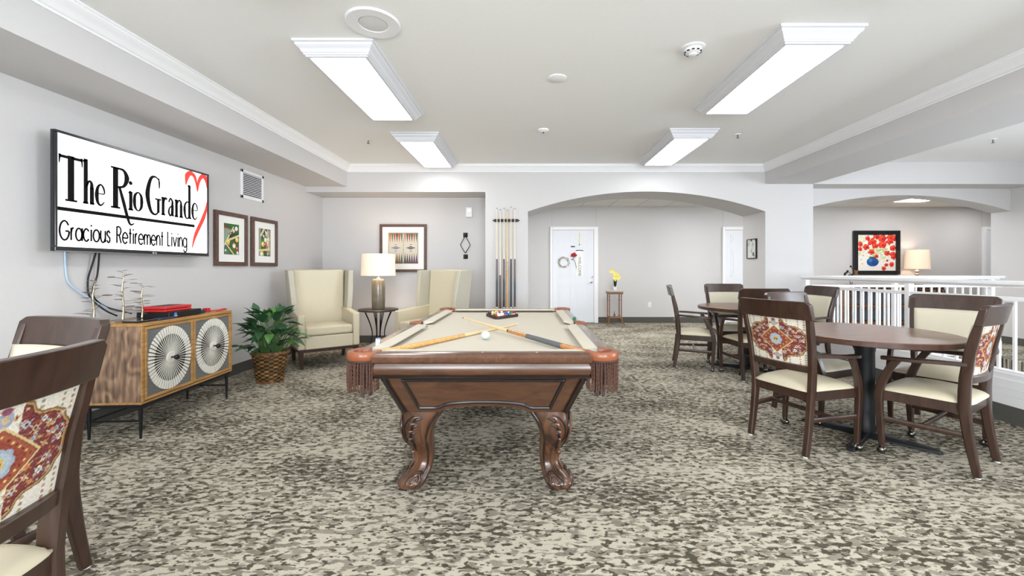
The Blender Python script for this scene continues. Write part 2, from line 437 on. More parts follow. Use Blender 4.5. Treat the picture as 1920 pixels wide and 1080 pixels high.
def arch_poly(xa, xb, zs, za, ztop, n=40):
    # segmental arch: spring height zs, apex za
    h = za-zs; r = ((xb-xa)**2/4+h*h)/(2*h); cx = (xa+xb)/2; cz = za-r
    pts = [(xa, ztop), (xa, zs)]
    for i in range(1, n):
        x = xa+(xb-xa)*i/n; pts.append((x, cz+math.sqrt(r*r-(x-cx)**2)))
    return pts+[(xb, zs), (xb, ztop)]
wb = MB()
wb.box(XL, -.596, YB, 6.75, 2.335, 2.95)
wb.box(XL-.15, -.55, 6.75, 6.88, 0, 2.95)
wb.box(-.596, .04, YB, 6.88, 0, 2.95)
wb.box(3.577, 4.29, YB, 6.88, 0, 2.454)
wb.box(3.577, 4.29, YB, 6.88, 2.454, 2.95)
wb.box(4.29, 7.8, YB, 6.6, 2.454, 2.95)
fnz = lambda u, v, t: (u, t, v)
def strip_arch(b, xa, xb, zs, za, ztop, y0, y1):
    p = arch_poly(xa, xb, zs, za, ztop)
    low = p[1:-1]
    for (x1, z1), (x2, z2) in zip(low[:-1], low[1:]):
        b.hexa([(x1, y0, z1), (x2, y0, z2), (x2, y1, z2), (x1, y1, z1)], [(x1, y0, ztop), (x2, y0, ztop), (x2, y1, ztop), (x1, y1, ztop)])
strip_arch(wb, .04, 3.577, 2.045, 2.342, 2.95, YB, 6.88)
strip_arch(wb, 4.29, 7.65, 2.10, 2.35, 2.95, 6.6, 6.88)
struct(wb.build('wall_back', 'wall', smooth=20))
boxo('wall_right', 'wall', (7.65, 7.8, YF-.15, -.3, 0, 2.95), (7.65, 7.8, 2.3, 6.88, 0, 2.95),
     (7.65, 7.8, -.3, 2.3, 0, .5), (7.65, 7.8, -.3, 2.3, 2.5, 2.95))
boxo('wall_front', 'wall', (XL, 7.65, YF-.15, YF, 0, .55), (XL, 7.65, YF-.15, YF, 2.35, 2.95),
     (XL, -2.2, YF-.15, YF, .55, 2.35), (-.2, .7, YF-.15, YF, .55, 2.35), (2.7, 7.65, YF-.15, YF, .55, 2.35))
boxo('wall_corridor', 'wall', (-3.6, 11.6, 9.25, 9.4, 0, 2.7), (-3.75, -3.6, 6.88, 9.4, 0, 2.7), (11.6, 11.75, 6.88, 9.4, 0, 2.7),
     (7.8, 11.6, 6.73, 6.88, 0, 2.7), (-3.6, -3.42, 6.75, 6.88, 0, 2.7))
# windows behind the camera and at the side, plus a made-up stairwell frame
def window(i, x0, x1, y, z0, z1, axis='x'):
    b = MB()
    def bx(a0, a1, c0, c1):
        if axis == 'x': b.box(a0, a1, y-.05, y+.02, c0, c1)
        else: b.box(y-.02, y+.05, a0, a1, c0, c1)
    bx(x0, x0+.06, z0, z1); bx(x1-.06, x1, z0, z1); bx(x0+.06, x1-.06, z0, z0+.06); bx(x0+.06, x1-.06, z1-.06, z1)
    bx((x0+x1)/2-.02, (x0+x1)/2+.02, z0+.06, z1-.06)
    struct(b.build('window_%d' % i, 'trim', smooth=0))
window(1, -2.2, -.2, YF-.05, .55, 2.35); window(2, .7, 2.7, YF-.05, .55, 2.35); window(4, 4.0, 6.2, HY0+.02, -2.4, -.6)  # stairwell frame added only to go with the fill lamp there
window(3, -.3, 2.3, 7.7, .5, 2.5, 'y')
# crown mouldings
CP = [(0, -.105), (.012, -.105), (.016, -.092), (.026, -.088), (.038, -.07), (.055, -.05), (.075, -.036), (.082, -.026), (.082, -.016), (.09, -.012), (.09, 0), (0, 0)]
def crown(i, fn, t0, t1):
    struct(MB().prism([(a, ZC+c) for a, c in CP], fn, t0, t1).build('trim_%d' % i, 'trim', smooth=25))
crown(3, lambda u, v, t: (-2.66+u, t, v), YF, YB)
crown(4, lambda u, v, t: (3.577-u, t, v), YF, YB)
crown(5, lambda u, v, t: (t, YB-u, v), -2.66, 3.577)
# baseboards (grey carpet base)
boxo('baseboard_left', 'base', (XL, XL+.012, YF, 6.75, 0, .115))
boxo('baseboard_nook', 'base', (XL, -.6, 6.738, 6.75, 0, .115))
boxo('baseboard_back', 'base', (-.596, .04, YB-.012, YB, 0, .115), (3.577, 3.70, YB-.012, YB, 0, .115), (.04, .052, YB, 6.88, 0, .115), (3.565, 3.577, YB, 6.88, 0, .115))
boxo('baseboard_corridor', 'base', (-3.6, .547, 9.238, 9.25, 0, .125), (1.603, 4.34, 9.238, 9.25, 0, .125), (5.45, 10.05, 9.238, 9.25, 0, .125))
boxo('baseboard_front', 'base', (XL, 7.65, YF, YF+.012, 0, .115))
boxo('baseboard_right', 'base', (7.638, 7.65, YF, 6.88, 0, .115))

# ------------------------------------------------------------ ceiling lights
def light_fixture(x, y, label, zc=ZC):
    t = thing('ceiling_light', label, 'ceiling light', (x, y, zc), 0, 'crown framed ceiling lights')
    ow, ol = .275, .685
    prof = [(.0, .0), (.0, -.016), (.012, -.020), (.016, -.034), (.036, -.052), (.046, -.07), (.052, -.074), (.054, -.082), (.062, -.086), (.064, -.094), (.08, -.096), (.088, -.09), (.088, -.03)]
    b = MB(); n = len(prof); vs = []
    for a, c in prof:
        vs += [(-(ow-a), -(ol-a), c), (ow-a, -(ol-a), c), (ow-a, ol-a, c), (-(ow-a), ol-a, c)]
    fs = [(4*i+k, 4*i+(k+1) % 4, 4*(i+1)+(k+1) % 4, 4*(i+1)+k) for i in range(n-1) for k in range(4)]
    b.add(vs, fs); b.build('frame', 'fixture', t, smooth=0, recalc=True)
    MB().box(-(ow-.083), ow-.083, -(ol-.083), ol-.083, -.084, -.078).build('diffuser', 'panel', t, smooth=0)
    return t
L0 = light_fixture(-1.292, 3.485, 'long white framed ceiling light beside the round speaker')
for x, y, lab in ((1.885, 3.32, 'largest framed ceiling light, right of the smoke detector'),
                  (-1.25, 5.40, 'smaller framed ceiling light over the armchairs, near the far left crown moulding'),
                  (1.862, 5.28, 'smaller framed ceiling light before the wide arch, on the right'),
                  (-1.30, 1.45, 'framed ceiling light on the left, nearest above the viewer'),
                  (1.885, 1.40, 'framed ceiling light on the right, nearest above the viewer'),
                  (-1.30, -.75, 'framed ceiling light behind the viewer on the left'),
                  (1.885, -.75, 'framed ceiling light behind the viewer on the right')):
    dup(L0, (x, y, ZC), 0, lab)
for x, y, lab in ((-.5, 7.25, 'flat corridor ceiling panel light left of the wide arch'), (1.9, 7.2, 'flat corridor ceiling panel light behind the wide arch'),
                  (4.4, 7.25, 'flat corridor ceiling panel light behind the white pillar'),
                  (6.0, 7.22, 'added fill panel light hidden above the second arch'), (9.6, 8.3, 'added fill panel light out of view at the far right end'),  # both panels added out of view to brighten the corridor
                  (7.75, 8.2, 'flat corridor ceiling panel light seen above the poppy painting')):
    t = thing('panel_light', lab, 'ceiling light', (x, y, 2.557), 0, 'corridor panel lights')
    MB().box(-.31, .31, -.31, .31, -.012, 0).build('frame', 'trim', t, smooth=0)
    MB().box(-.28, .28, -.28, .28, -.014, -.012).build('diffuser', 'panel2' if x < 7 else 'panel3', t, smooth=0)

def disc_thing(name, label, cat, x, y, z, prof, m):
    return tag(MB().lathe(prof, 32).xf(Matrix.Translation((x, y, z))).build(name, m), label, cat)
sp = thing('ceiling_speaker', 'large round white speaker set in the ceiling beside the left light', 'speaker', (-.955, 2.63, ZC))
MB().lathe([(.002, 0), (.165, 0), (.165, -.006), (.158, -.012), (.09, -.010), (.088, -.004), (.002, -.004)], 48).build('speaker_plate', 'white', sp)
MB().lathe([(.002, -.004), (.087, -.004), (.085, -.007), (.002, -.012)], 48).build('speaker_grille', 'grille', sp)
sd = thing('smoke_detector', 'white smoke detector with black slots near the large right light', 'smoke detector', (1.172, 2.93, ZC))
MB().lathe([(.002, 0), (.083, 0), (.083, -.008), (.06, -.014), (.056, -.03), (.04, -.04), (.002, -.042)], 32).build('housing', 'white', sd)
sl = MB()
for k in range(10):
    a = 2*PI*k/10; m_ = Matrix.Rotation(a, 4, 'Z'); sl.box(.049, .058, -.009, .009, -.034, -.028, m_)
sl.build('slot', 'black', sd, smooth=0)
MB().lathe([(.002, -.04), (.026, -.042), (.024, -.052), (.002, -.055)], 24).build('sensor_cap', 'white', sd)
disc_thing('ceiling_cover_plate', 'flat blank round cover plate on the ceiling', 'cover plate', .259, 3.39, ZC, [(.001, 0), (.074, 0), (.074, -.006), (.068, -.009), (.001, -.009)], 'trim')
s2 = thing('heat_detector', 'small domed white detector in the middle of the ceiling', 'detector', (.2, 4.65, ZC))
MB().lathe([(.001, 0), (.062, 0), (.06, -.012), (.035, -.028), (.001, -.03)], 28).build('housing', 'white', s2)
MB().lathe([(.001, -.029), (.012, -.03), (.008, -.04), (.001, -.042)], 12).build('sensor_tip', 'chrome', s2)
for (x, y, z, lab) in ((-1.88, 5.01, ZC, 'tiny chrome sprinkler head on the ceiling left of the far left light'), (2.44, 4.81, ZC, 'tiny sprinkler head on the ceiling right of the far right light'),
                    (5.74, 5.14, ZR, 'tiny sprinkler head above the stairwell'), (7.4, 8.07, 2.557, 'tiny sprinkler head on the corridor ceiling by the panel light')):
    t = thing('sprinkler', lab, 'sprinkler', (x, y, z), 0, 'ceiling sprinkler heads')
    MB().lathe([(.001, 0), (.035, 0), (.033, -.006), (.001, -.008)], 20).build('escutcheon', 'white', t)
    MB().lathe([(.001, -.006), (.006, -.006), (.005, -.04), (.018, -.042), (.018, -.045), (.001, -.046)], 12).build('nozzle', 'chrome', t)
disc_thing('corridor_vent', 'round grey vent in the corridor ceiling above the painting', 'vent', 6.73, 8.07, 2.557, [(.001, 0), (.15, 0), (.14, -.02), (.08, -.04), (.001, -.045)], 'grille')

# ------------------------------------------------------------ doors of the corridor
def door(i, x0, plates=True):
    x1 = x0+.895; r = struct(MB().box(x0, x1, 9.21, 9.248, 0.012, 2.04).build('door_%d' % i, 'door', smooth=0))
    fr = MB()
    for a, b_ in ((x0-.062, x0-.004), (x1+.004, x1+.10)): fr.box(a, b_, 9.195, 9.249, 0, 2.115)
    fr.box(x0-.004, x1+.004, 9.195, 9.249, 2.045, 2.115); fr.build('door_frame', 'trim', r, smooth=0, bevel=.006)
    pn = MB()
    def pan(a0, a1, c0, c1):
        q = .022
        for k, (dd, yy) in enumerate(((0, 9.206), (q, 9.213))): pass
        pn.box(a0, a1, 9.204, 9.2105, c0, c0+.014); pn.box(a0, a1, 9.204, 9.2105, c1-.014, c1)
        pn.box(a0, a0+.014, 9.204, 9.2105, c0, c1); pn.box(a1-.014, a1, 9.204, 9.2105, c0, c1)
        pn.box(a0+.045, a1-.045, 9.203, 9.2105, c0+.045, c1-.045)
    for a0 in (x0+.12, x0+.505):
        pan(a0, a0+.27, 1.76, 1.94); pan(a0, a0+.27, 1.02, 1.62); pan(a0, a0+.27, .22, .84)
    pn.build('door_panel', 'door', r, smooth=0)
    h = MB(); h.lathe([(.001, 0), (.028, 0), (.026, .012), (.01, .014), (.01, .05), (.001, .05)], 16)
    h.xf(Matrix.Translation((x1-.05, 9.21, .90)) @ Matrix.Rotation(PI/2, 4, 'X'))
    h.bar([(x1-.045, 9.165, .90), (x1-.10, 9.16, .90), (x1-.15, 9.165, .895)], .014, .014)
    h.build('door_handle', 'steel', r)
    k = MB().lathe([(.001, 0), (.024, 0), (.022, .016), (.001, .018)], 16); k.xf(Matrix.Translation((x1-.035, 9.21, 1.02)) @ Matrix.Rotation(PI/2, 4, 'X'))
    k.build('deadbolt', 'steel', r)
    return r
door(1, .607); door(2, 4.40); door(3, 10.14)
# wallcovering seams over the doors
boxo('trim_6', 'fabout', (.585, .591, 9.246, 9.25, 2.12, 2.557), (1.56, 1.566, 9.246, 9.25, 2.12, 2.557), (4.36, 4.366, 9.246, 9.25, 2.12, 2.557), (10.08, 10.086, 9.246, 9.25, 2.12, 2.557))
YD = 9.203
tag(MB().box(1.0, 1.09, YD-.004, YD+.004, 1.665, 1.69).build('name_plate', 'black', smooth=0), 'tiny black name plate at the top of the decorated white door', 'sign')
tag(MB().box(5.02, 5.10, YD-.004, YD+.004, 1.62, 1.70).build('name_plate', 'black', smooth=0), 'tiny dark name plate on the half hidden door behind the arch jamb', 'sign')
tag(MB().box(10.33, 10.39, YD-.004, YD+.004, 1.42, 1.66).build('name_plate', 'black', smooth=0), 'black plate on the door at the far right beyond the stair', 'sign')
wr = thing('door_wreath', 'round pale twig wreath hanging on the white door', 'wreath', (.845, YD-.02, 1.335))
b = MB(); random.seed(3)
for k in range(26):
    a0 = random.random()*6.28; R = .105+random.uniform(-.02, .02)
    b.tube([(R*math.cos(a0+j*.25), random.uniform(-.012, .012), R*math.sin(a0+j*.25)) for j in range(7)], .0035, 5)
b.build('twigs', 'fabout', wr)
for k in range(30):
    a0 = random.random()*6.28; R = .11+random.uniform(-.03, .03)
    MB().sphere((R*math.cos(a0), -.012, R*math.sin(a0)), .009, 6, 4).build('berry', 'twig', wr)
rs = thing('artificial_rose', 'red rose with dark stem fixed to the white door', 'flower', (1.06, YD-.02, 1.45))
b = MB()
for k in range(14):
    a = k*2.4; r = .008+.0035*k; b.sphere((r*math.cos(a), -.01, .045+r*math.sin(a)*.7), .022, 8, 6)
b.build('blossom', 'rose', rs)
b = MB().tube(cr([(0, 0, .02), (.0, 0, -.05), (.04, 0, -.14), (.06, 0, -.24)]), .004, 6)
b.sphere((-.03, 0, -.05), .02, 8, 6, .5); b.build('stem', 'darkleaf', rs)
ws = thing('welcome_sign', 'narrow glassy WELCOME sign hanging lengthwise on the white door', 'sign', (1.19, YD, 1.62))
MB().box(-.075, .075, -.008, .002, -.60, -.02).build('board', 'matboard', ws, smooth=0)
MB().tube([(-.08, -.012, -.03), (0, -.016, -.022), (.08, -.012, -.03)], .008, 8).build('top_rod', 'black', ws)
hh = MB().sphere((0, -.012, -.12), .035, 12, 8); hh.v = [(x, -.010+(y+.012)*.1, z) for x, y, z in hh.v]; hh.build('heart', 'white', ws)
def text_obj(name, s, size, m, mtx, parent=None, ext=.0006):
    cu = bpy.data.curves.new(name, 'FONT'); cu.body = s; cu.size = size; cu.extrude = ext
    cu.align_x = 'CENTER'; cu.align_y = 'CENTER'
    tmp = bpy.data.objects.new('t', cu); C.objects.link(tmp)
    dg = bpy.context.evaluated_depsgraph_get(); me = bpy.data.meshes.new_from_object(tmp.evaluated_get(dg))
    bpy.data.objects.remove(tmp); me.materials.clear(); me.materials.append(M[m]); me.transform(mtx)
    o = bpy.data.objects.new(name, me); C.objects.link(o)
    if parent is not None: o.parent = parent
    return o
text_obj('lettering', 'WELCOME', .088, 'wrap', Matrix.Translation((0, -.0095, -.38)) @ Matrix.Rotation(PI/2, 4, 'X') @ Matrix.Rotation(-PI/2, 4, 'Z'), ws)
hb = thing('door_hanger', 'thin yellowish ribbon hanging from the top of the white door', 'ribbon', (1.19, YD, 2.0))
MB().tube(cr([(0, -.006, .0), (.008, -.006, -.08), (-.004, -.006, -.16), (0, -.006, -.26)]), .007, 6).build('ribbon', 'petal', hb)
MB().sphere((0, -.01, -.28), .012, 8, 6).build('bell', 'black', hb)

# plant stand + orchid
ps = thing('plant_stand', 'small antique wooden plant stand with marble top by the white door', 'stand', (1.90, 8.93, 0))
MB().lathe([(.001, .70), (.175, .70), (.185, .712), (.185, .726), (.001, .73)], 32, sx=1, sy=.85).build('marble_top', 'marble', ps)
MB().box(-.16, .16, -.13, .13, .655, .70).build('apron', 'standwood', ps, smooth=0, bevel=.008)
for sx_ in (-1, 1):
    for sy_ in (-1, 1):
        x, y = sx_*.125, sy_*.10
        MB().lathe([(.011, .16), (.016, .19), (.009, .22), (.012, .26), (.010, .40), (.010, .50), (.014, .53), (.009, .56), (.013, .60), (.010, .66)], 10, c=(x, y)).build('post', 'standwood', ps)
        MB().tube(cr([(x*.9, y*.9, .17), (x*1.1, y*1.05, .12), (x*1.15, y*1.1, .06), (x*1.55, y*1.4, .012)]), interp([.017, .016, .012, .010]), 8).build('foot', 'standwood', ps)
MB().box(-.14, .14, -.11, .11, .145, .165).build('lower_shelf', 'standwood', ps, smooth=0, bevel=.006)
MB().lathe([(.012, .165), (.018, .18), (.022, .21), (.01, .24), (.006, .27), (.009, .28), (.001, .29)], 12).build('finial', 'standwood', ps)
orc = thing('orchid', 'yellow orchid in a white pot on the antique stand', 'plant', (1.915, 8.93, .73))
MB().lathe([(.03, 0), (.048, .02), (.055, .075), (.05, .075), (.04, .06), (.001, .06)], 20).build('pot', 'white', orc)
b = MB()
def leaf(b, base, tip, wd, droop=0.0, n=6, up=(0, 0, 1), fold=.15):
    B, T = Vector(base), Vector(tip); ax = T-B; side = ax.cross(Vector(up))
    if side.length < 1e-4: side = Vector((1, 0, 0))
    side.normalize(); nrm = side.cross(ax).normalized(); o = len(b.v); vs = []; fs = []
    for i in range(n+1):
        t = i/n; wv = wd*(math.sin(PI*min(1, t*1.0)**.75)*(1-.25*t)) if 0 < t < 1 else wd*.04
        p = B+ax*t-Vector((0, 0, 1))*droop*t*t
        vs += [p-side*wv+nrm*wv*fold*2, p, p+side*wv+nrm*wv*fold*2]
    for i in range(n):
        a = i*3; fs += [(a, a+1, a+4, a+3), (a+1, a+2, a+5, a+4)]
    b.add(vs, fs)
for a in (0, 1.3, 2.6, 4.0, 5.2): leaf(b, (0, 0, .07), (.05*math.cos(a), .05*math.sin(a), .23), .032)
b.build('leaves', 'darkleaf', orc, recalc=False)
MB().tube(cr([(0, 0, .07), (.0, 0, .22), (-.02, 0, .35), (-.07, 0, .42)]), .004, 6).tube(cr([(0.01, 0, .07), (.03, 0, .22), (.07, 0, .30)]), .004, 6).build('stem', 'stem', orc)
b = MB()
for k, (x, z) in enumerate(((-.10, .40), (-.06, .42), (-.03, .38), (-.01, .33), (.02, .36), (.06, .33), (-.02, .27), (.03, .27), (.06, .25), (.0, .22), (.09, .28))):
    for j in range(5):
        a = j*1.256+k; leaf(b, (x, -.015, z), (x+.036*math.cos(a), -.03, z+.036*math.sin(a)), .018, up=(0, 1, 0))
b.build('blossoms', 'petal', orc, recalc=False)
ou = thing('wall_outlet', 'white electrical outlet low on the corridor wall', 'outlet', (2.745, 9.25, .40))
MB().box(-.036, .036, -.007, 0, -.058, .058).build('cover', 'white', ou, smooth=0, bevel=.002)
MB().box(-.014, .014, -.009, -.006, .012, .036).box(-.014, .014, -.009, -.006, -.036, -.012).build('socket', 'trim', ou, smooth=0)

# ------------------------------------------------------------ framed pictures
def framed(name, label, W, H, fw, mw, canvas, mtx, thick=.022, fm='framewood'):
    t = thing(name, label, 'picture'); t.matrix_world = mtx       # local: x right, z up, -y out of the wall
    b = MB()
    b.box(-W/2, W/2, -thick, 0, -H/2, -H/2+fw); b.box(-W/2, W/2, -thick, 0, H/2-fw, H/2)
    b.box(-W/2, -W/2+fw, -thick, 0, -H/2+fw, H/2-fw); b.box(W/2-fw, W/2, -thick, 0, -H/2+fw, H/2-fw)
    b.build('frame', fm, t, smooth=0, bevel=.002)
    if mw: MB().box(-W/2+fw, W/2-fw, -thick*.5, -.001, -H/2+fw, H/2-fw).build('mat_board', 'matboard', t, smooth=0)
    a = -thick*.5-.0015
    mx, mz = mw if mw else (0, 0)
    w2, h2 = W/2-fw-mx, H/2-fw-mz
    canvas.grid('print', lambda u, v: (-w2+2*w2*u, a, -h2+2*h2*v), 'paint', t)
    return t
LW = lambda y, z: Matrix.Translation((XL, y, z)) @ Matrix.Rotation(PI/2, 4, 'Z')     # on the left wall, facing +X
BWm = lambda x, y, z: Matrix.Translation((x, y, z))
def billiard_print(v):
    random.seed(v); c = Canvas(100, 140, (70, 96, 60))
    if v == 1:
        c.poly([(0, 1), (1, 1), (1, .88), (0, .95)], (52, 110, 52)); c.poly([(0, .94), (.3, .86), (.3, .8), (0, .84)], (150, 60, 50))
        c.poly([(0, .85), (.45, .82), (.3, .3), (0, .3)], (140, 160, 140)); c.poly([(0, .3), (.5, .0), (0, 0)], (90, 120, 96))
        c.poly([(.3, 0), (.9, 0), (.75, .25), (.35, .25)], (70, 110, 50)); c.poly([(.3, .62), (1, .74), (1, .5), (.4, .45)], (44, 72, 36))
        c.line((0, .28), (.62, .9), .035, (226, 206, 160), 1.4); c.line((.35, .48), (1, .64), .05, (224, 204, 158), 1.4); c.line((.1, .36), (.66, .0), .03, (226, 206, 160), 1.4)
        for x, y, r, q in ((.82, .86, .1, (240, 238, 232)), (.64, .78, .08, (230, 200, 196)), (.45, .66, .09, (60, 50, 54)), (.28, .42, .11, (236, 200, 70)), (.86, .5, .11, (238, 208, 90)),
                           (.66, .3, .12, (206, 150, 90)), (.67, .28, .09, (240, 236, 220)), (.88, .2, .09, (196, 50, 40)), (.9, .06, .08, (226, 222, 212)), (.36, .3, .07, (80, 70, 60)), (.1, .13, .05, (230, 235, 235)), (.33, .7, .06, (150, 110, 60))):
            c.ell(x, y, r, r*.72, q); c.ell(x-.02, y+.02, r*.35, r*.25, (245, 244, 240))
    else:
        c.poly([(0, 1), (.22, 1), (.16, 0), (0, 0)], (150, 156, 132)); c.poly([(.68, .9), (1, 1), (1, 0), (.6, .2)], (158, 150, 132)); c.poly([(.2, .6), (.6, .6), (.6, .4), (.2, .4)], (70, 130, 60))
        c.poly([(.2, 1), (.5, 1), (.3, .78), (.15, .86)], (60, 96, 50)); c.line((.45, 1), (.18, .75), .06, (230, 210, 164), 1.4); c.line((.75, .95), (.86, .3), .05, (222, 202, 160), 1.4)
        c.line((0, .2), (.9, .26), .05, (232, 208, 140), 1.4); c.line((.3, .2), (.4, 0), .035, (232, 200, 120), 1.4)
        for x, y, r, q in ((.58, .9, .11, (70, 60, 66)), (.62, .86, .07, (238, 236, 232)), (.38, .74, .12, (70, 66, 76)), (.42, .72, .06, (230, 230, 228)), (.56, .6, .12, (238, 234, 226)), (.8, .62, .12, (232, 214, 140)), (.34, .44, .13, (238, 206, 80)),
                           (.54, .42, .1, (200, 52, 40)), (.76, .48, .12, (224, 190, 170)), (.22, .08, .11, (236, 232, 222)), (.75, .08, .08, (170, 170, 150)), (.62, .77, .07, (190, 200, 200))):
            c.ell(x, y, r, r*.72, q); c.ell(x-.02, y+.02, r*.35, r*.25, (245, 244, 240))
    return c
framed('framed_picture', 'brown framed billiard balls print nearer the television', .51, .59, .045, (.092, .08), billiard_print(1), LW(4.638, 1.517), .03)
framed('framed_picture', 'brown framed billiard print farther from the television, nearer the armchair', .51, .59, .045, (.092, .08), billiard_print(2), LW(5.228, 1.517), .03)
c = Canvas(200, 200, (214, 204, 184))
cols = [(176, 110, 62), (104, 110, 92), (170, 84, 56), (70, 80, 72), (178, 78, 54), (96, 112, 92)]
cols2 = [(190, 120, 110), (84, 96, 84), (150, 80, 60), (80, 84, 76), (150, 96, 70), (96, 112, 92)]
for k in range(6):
    for s_, cs in ((0, cols), (.5, cols2)):
        x0 = .02+s_+k*.077; q = cs[k]
        c.poly([(x0, .97), (x0+.077, .97), (x0+.038, .67)], q)
        c.poly([(x0, .03), (x0+.077, .03), (x0+.038, .35)], tuple(min(255, int(v*.9)) for v in (cs[(k+2) % 6] if s_ == 0 else (90+k*6, 84, 84+k*8))))
for y0, y1 in ((.975, 1), (0, .03)): c.poly([(0, y0), (1, y0), (1, y1), (0, y1)], (112, 92, 64))
c.poly([(0, 0), (.02, 0), (.02, 1), (0, 1)], (160, 130, 90)); c.poly([(.98, 0), (1, 0), (1, 1), (.98, 1)], (130, 104, 76))
for k in range(26): c.poly([(.478, .02+k*.037), (.522, .02+k*.037), (.522, .036+k*.037), (.478, .036+k*.037)], (104, 120, 124) if k % 2 else (160, 176, 150))
for cx, q in ((.25, (120, 110, 150)), (.75, (70, 56, 66))):
    c.poly([(cx-.17, .51), (cx, .545), (cx+.17, .51), (cx, .47)], q)
    for k in range(8): c.poly([(cx-.06+abs(k-4)*.008, .36+k*.036), (cx+.06-abs(k-4)*.008, .36+k*.036), (cx+.06-abs(k-4)*.008, .376+k*.036), (cx-.06+abs(k-4)*.008, .376+k*.036)], q if k % 2 else (180, 190, 196))
framed('framed_picture', 'dark framed backgammon board print behind the lit lamp', .757, .767, .043, (.095, .092), c, BWm(-1.963, 6.75, 1.522), .03)

def poppies():
    random.seed(12); c = Canvas(150, 150, (236, 232, 226))
    for k in range(150):
        x, y = random.random(), .25+.72*random.random()
        c.ell(x, y, random.uniform(.015, .05), random.uniform(.015, .04), random.choice([(214, 218, 176), (190, 204, 150), (226, 214, 200), (200, 214, 190), (236, 226, 190)]), random.random()*3, .7)
    for k in range(40):
        c.ell(.3+.5*random.random(), .42+.2*random.random(), .03, .022, random.choice([(168, 196, 120), (196, 206, 120), (140, 176, 110)]), 0, .7)
    c.ell(.4, .24, .158, .125, (30, 84, 150)); c.ell(.34, .29, .05, .05, (70, 130, 196), 0, .8); c.ell(.45, .2, .07, .06, (24, 60, 120), 0, .7); c.poly([(.3, .34), (.5, .34), (.46, .39), (.33, .39)], (60, 96, 80))
    for x, y, rx, ry in ((.27, .9, .07, .06), (.5, .95, .1, .07), (.66, .9, .11, .1), (.86, .93, .1, .08), (.97, .9, .06, .1), (.38, .8, .12, .08), (.85, .81, .11, .06), (.08, .74, .06, .08), (.23, .66, .09, .07), (.47, .69, .1, .07),
                         (.66, .72, .11, .09), (.93, .63, .08, .08), (.07, .6, .06, .06), (.37, .52, .09, .07), (.78, .48, .08, .06), (.93, .45, .07, .09), (.5, .4, .055, .05), (.95, .38, .08, .06), (.78, .28, .03, .03), (.9, .17, .06, .075), (.76, .16, .06, .04), (.69, .06, .06, .055)):
        a = random.uniform(-.5, .5)
        
        for j in range(5):
            an = j*1.256+a*2; c.ell(x+.42*rx*math.cos(an), y+.42*ry*math.sin(an), rx*random.uniform(.5, .72), ry*random.uniform(.5, .75), random.choice([(216, 52, 36), (206, 42, 34), (226, 66, 44)]), an)
        c.ell(x-.2*rx, y+.3*ry, rx*.5, ry*.5, (238, 84, 58), a, .8); c.ell(x+.3*rx, y-.3*ry, rx*.35, ry*.4, (176, 30, 30), a, .7)
        c.ell(x, y, .016, .014, (70, 24, 34))
    for x, y in ((.15, .42), (.13, .19), (.48, .5)): c.ell(x, y, .025, .02, (240, 186, 70))
    return c
framed('framed_painting', 'black framed painting of red poppies in a blue vase beyond the stair', 1.02, .97, .09, None, poppies(), BWm((1641.5-985)/F*9.25, 9.25, 1.545), .05, 'blackgloss')
c = Canvas(50, 60, (214, 216, 212)); random.seed(5)
for k in range(22):
    x, y = random.random(), random.random(); c.ell(x, y, random.uniform(.04, .12), random.uniform(.03, .12), random.choice([(170, 176, 172), (232, 234, 230), (196, 196, 188), (60, 64, 62)]), random.random()*3, .8)
framed('framed_picture', 'small pale landscape picture on the side of the wide arch', .27, .31, .012, None, c, Matrix.Translation((3.577, 6.59, 1.505)) @ Matrix.Rotation(-PI/2, 4, 'Z'), .025, 'black')

# thermostat, wall ornament, vent
th = thing('alarm_box', 'small white alarm box high on the nook wall', 'alarm', (-.905, 6.75, 2.10))
MB().box(-.052, .052, -.035, 0, -.08, .08).build('housing', 'white', th, smooth=0, bevel=.006)
MB().box(-.03, .03, -.04, -.034, .0, .055).build('lens', 'bulbglass', th, smooth=0, bevel=.003)
og = thing('wall_ornament', 'black diamond shaped metal ring hanging from a square knob', 'ornament', (-.965, 6.75, 1.735))
b = MB().hexa([(-.038, 0, -.038), (.038, 0, -.038), (.038, 0, .038), (-.038, 0, .038)], [(-.01, -.045, -.01), (.01, -.045, -.01), (.01, -.045, .01), (-.01, -.045, .01)])
b.build('knob', 'black', og, smooth=0, bevel=.003)
MB().tube([(0, -.03, -.01), (.08, -.02, -.16), (0.003, -.015, -.29), (-.003, -.015, -.29), (-.08, -.02, -.16), (0, -.03, -.01)], .006, 8).build('diamond_ring', 'black', og)
b = MB().hexa([(-.038, 0, -.038), (.038, 0, -.038), (.038, 0, .038), (-.038, 0, .038)], [(-.01, -.045, -.01), (.01, -.045, -.01), (.01, -.045, .01), (-.01, -.045, .01)])
b.xf(Matrix.Translation((-.962, 6.75, 1.385)))
tag(b.build('metal_ornament', 'black', smooth=0, bevel=.003), 'single square black knob under the diamond ring', 'knob')
vn = thing('wall_vent', 'white louvred air vent high on the left wall', 'vent', (XL, 5.01, 2.175), PI/2)
b = MB(); W2, H2 = .205, .165
b.box(-W2, W2, -.012, 0, -H2, -H2+.032); b.box(-W2, W2, -.012, 0, H2-.032, H2); b.box(-W2, -W2+.032, -.012, 0, -H2, H2); b.box(W2-.032, W2, -.012, 0, -H2, H2)
b.build('frame', 'trim', vn, smooth=0, bevel=.002)
MB().box(-W2+.03, W2-.03, -.003, 0, -H2+.03, H2-.03).build('duct_shadow', 'black', vn, smooth=0)['label'] = 'black sheet painted as the shade behind the louvres'  # black sheet stands in for the shade inside the duct
b = MB()
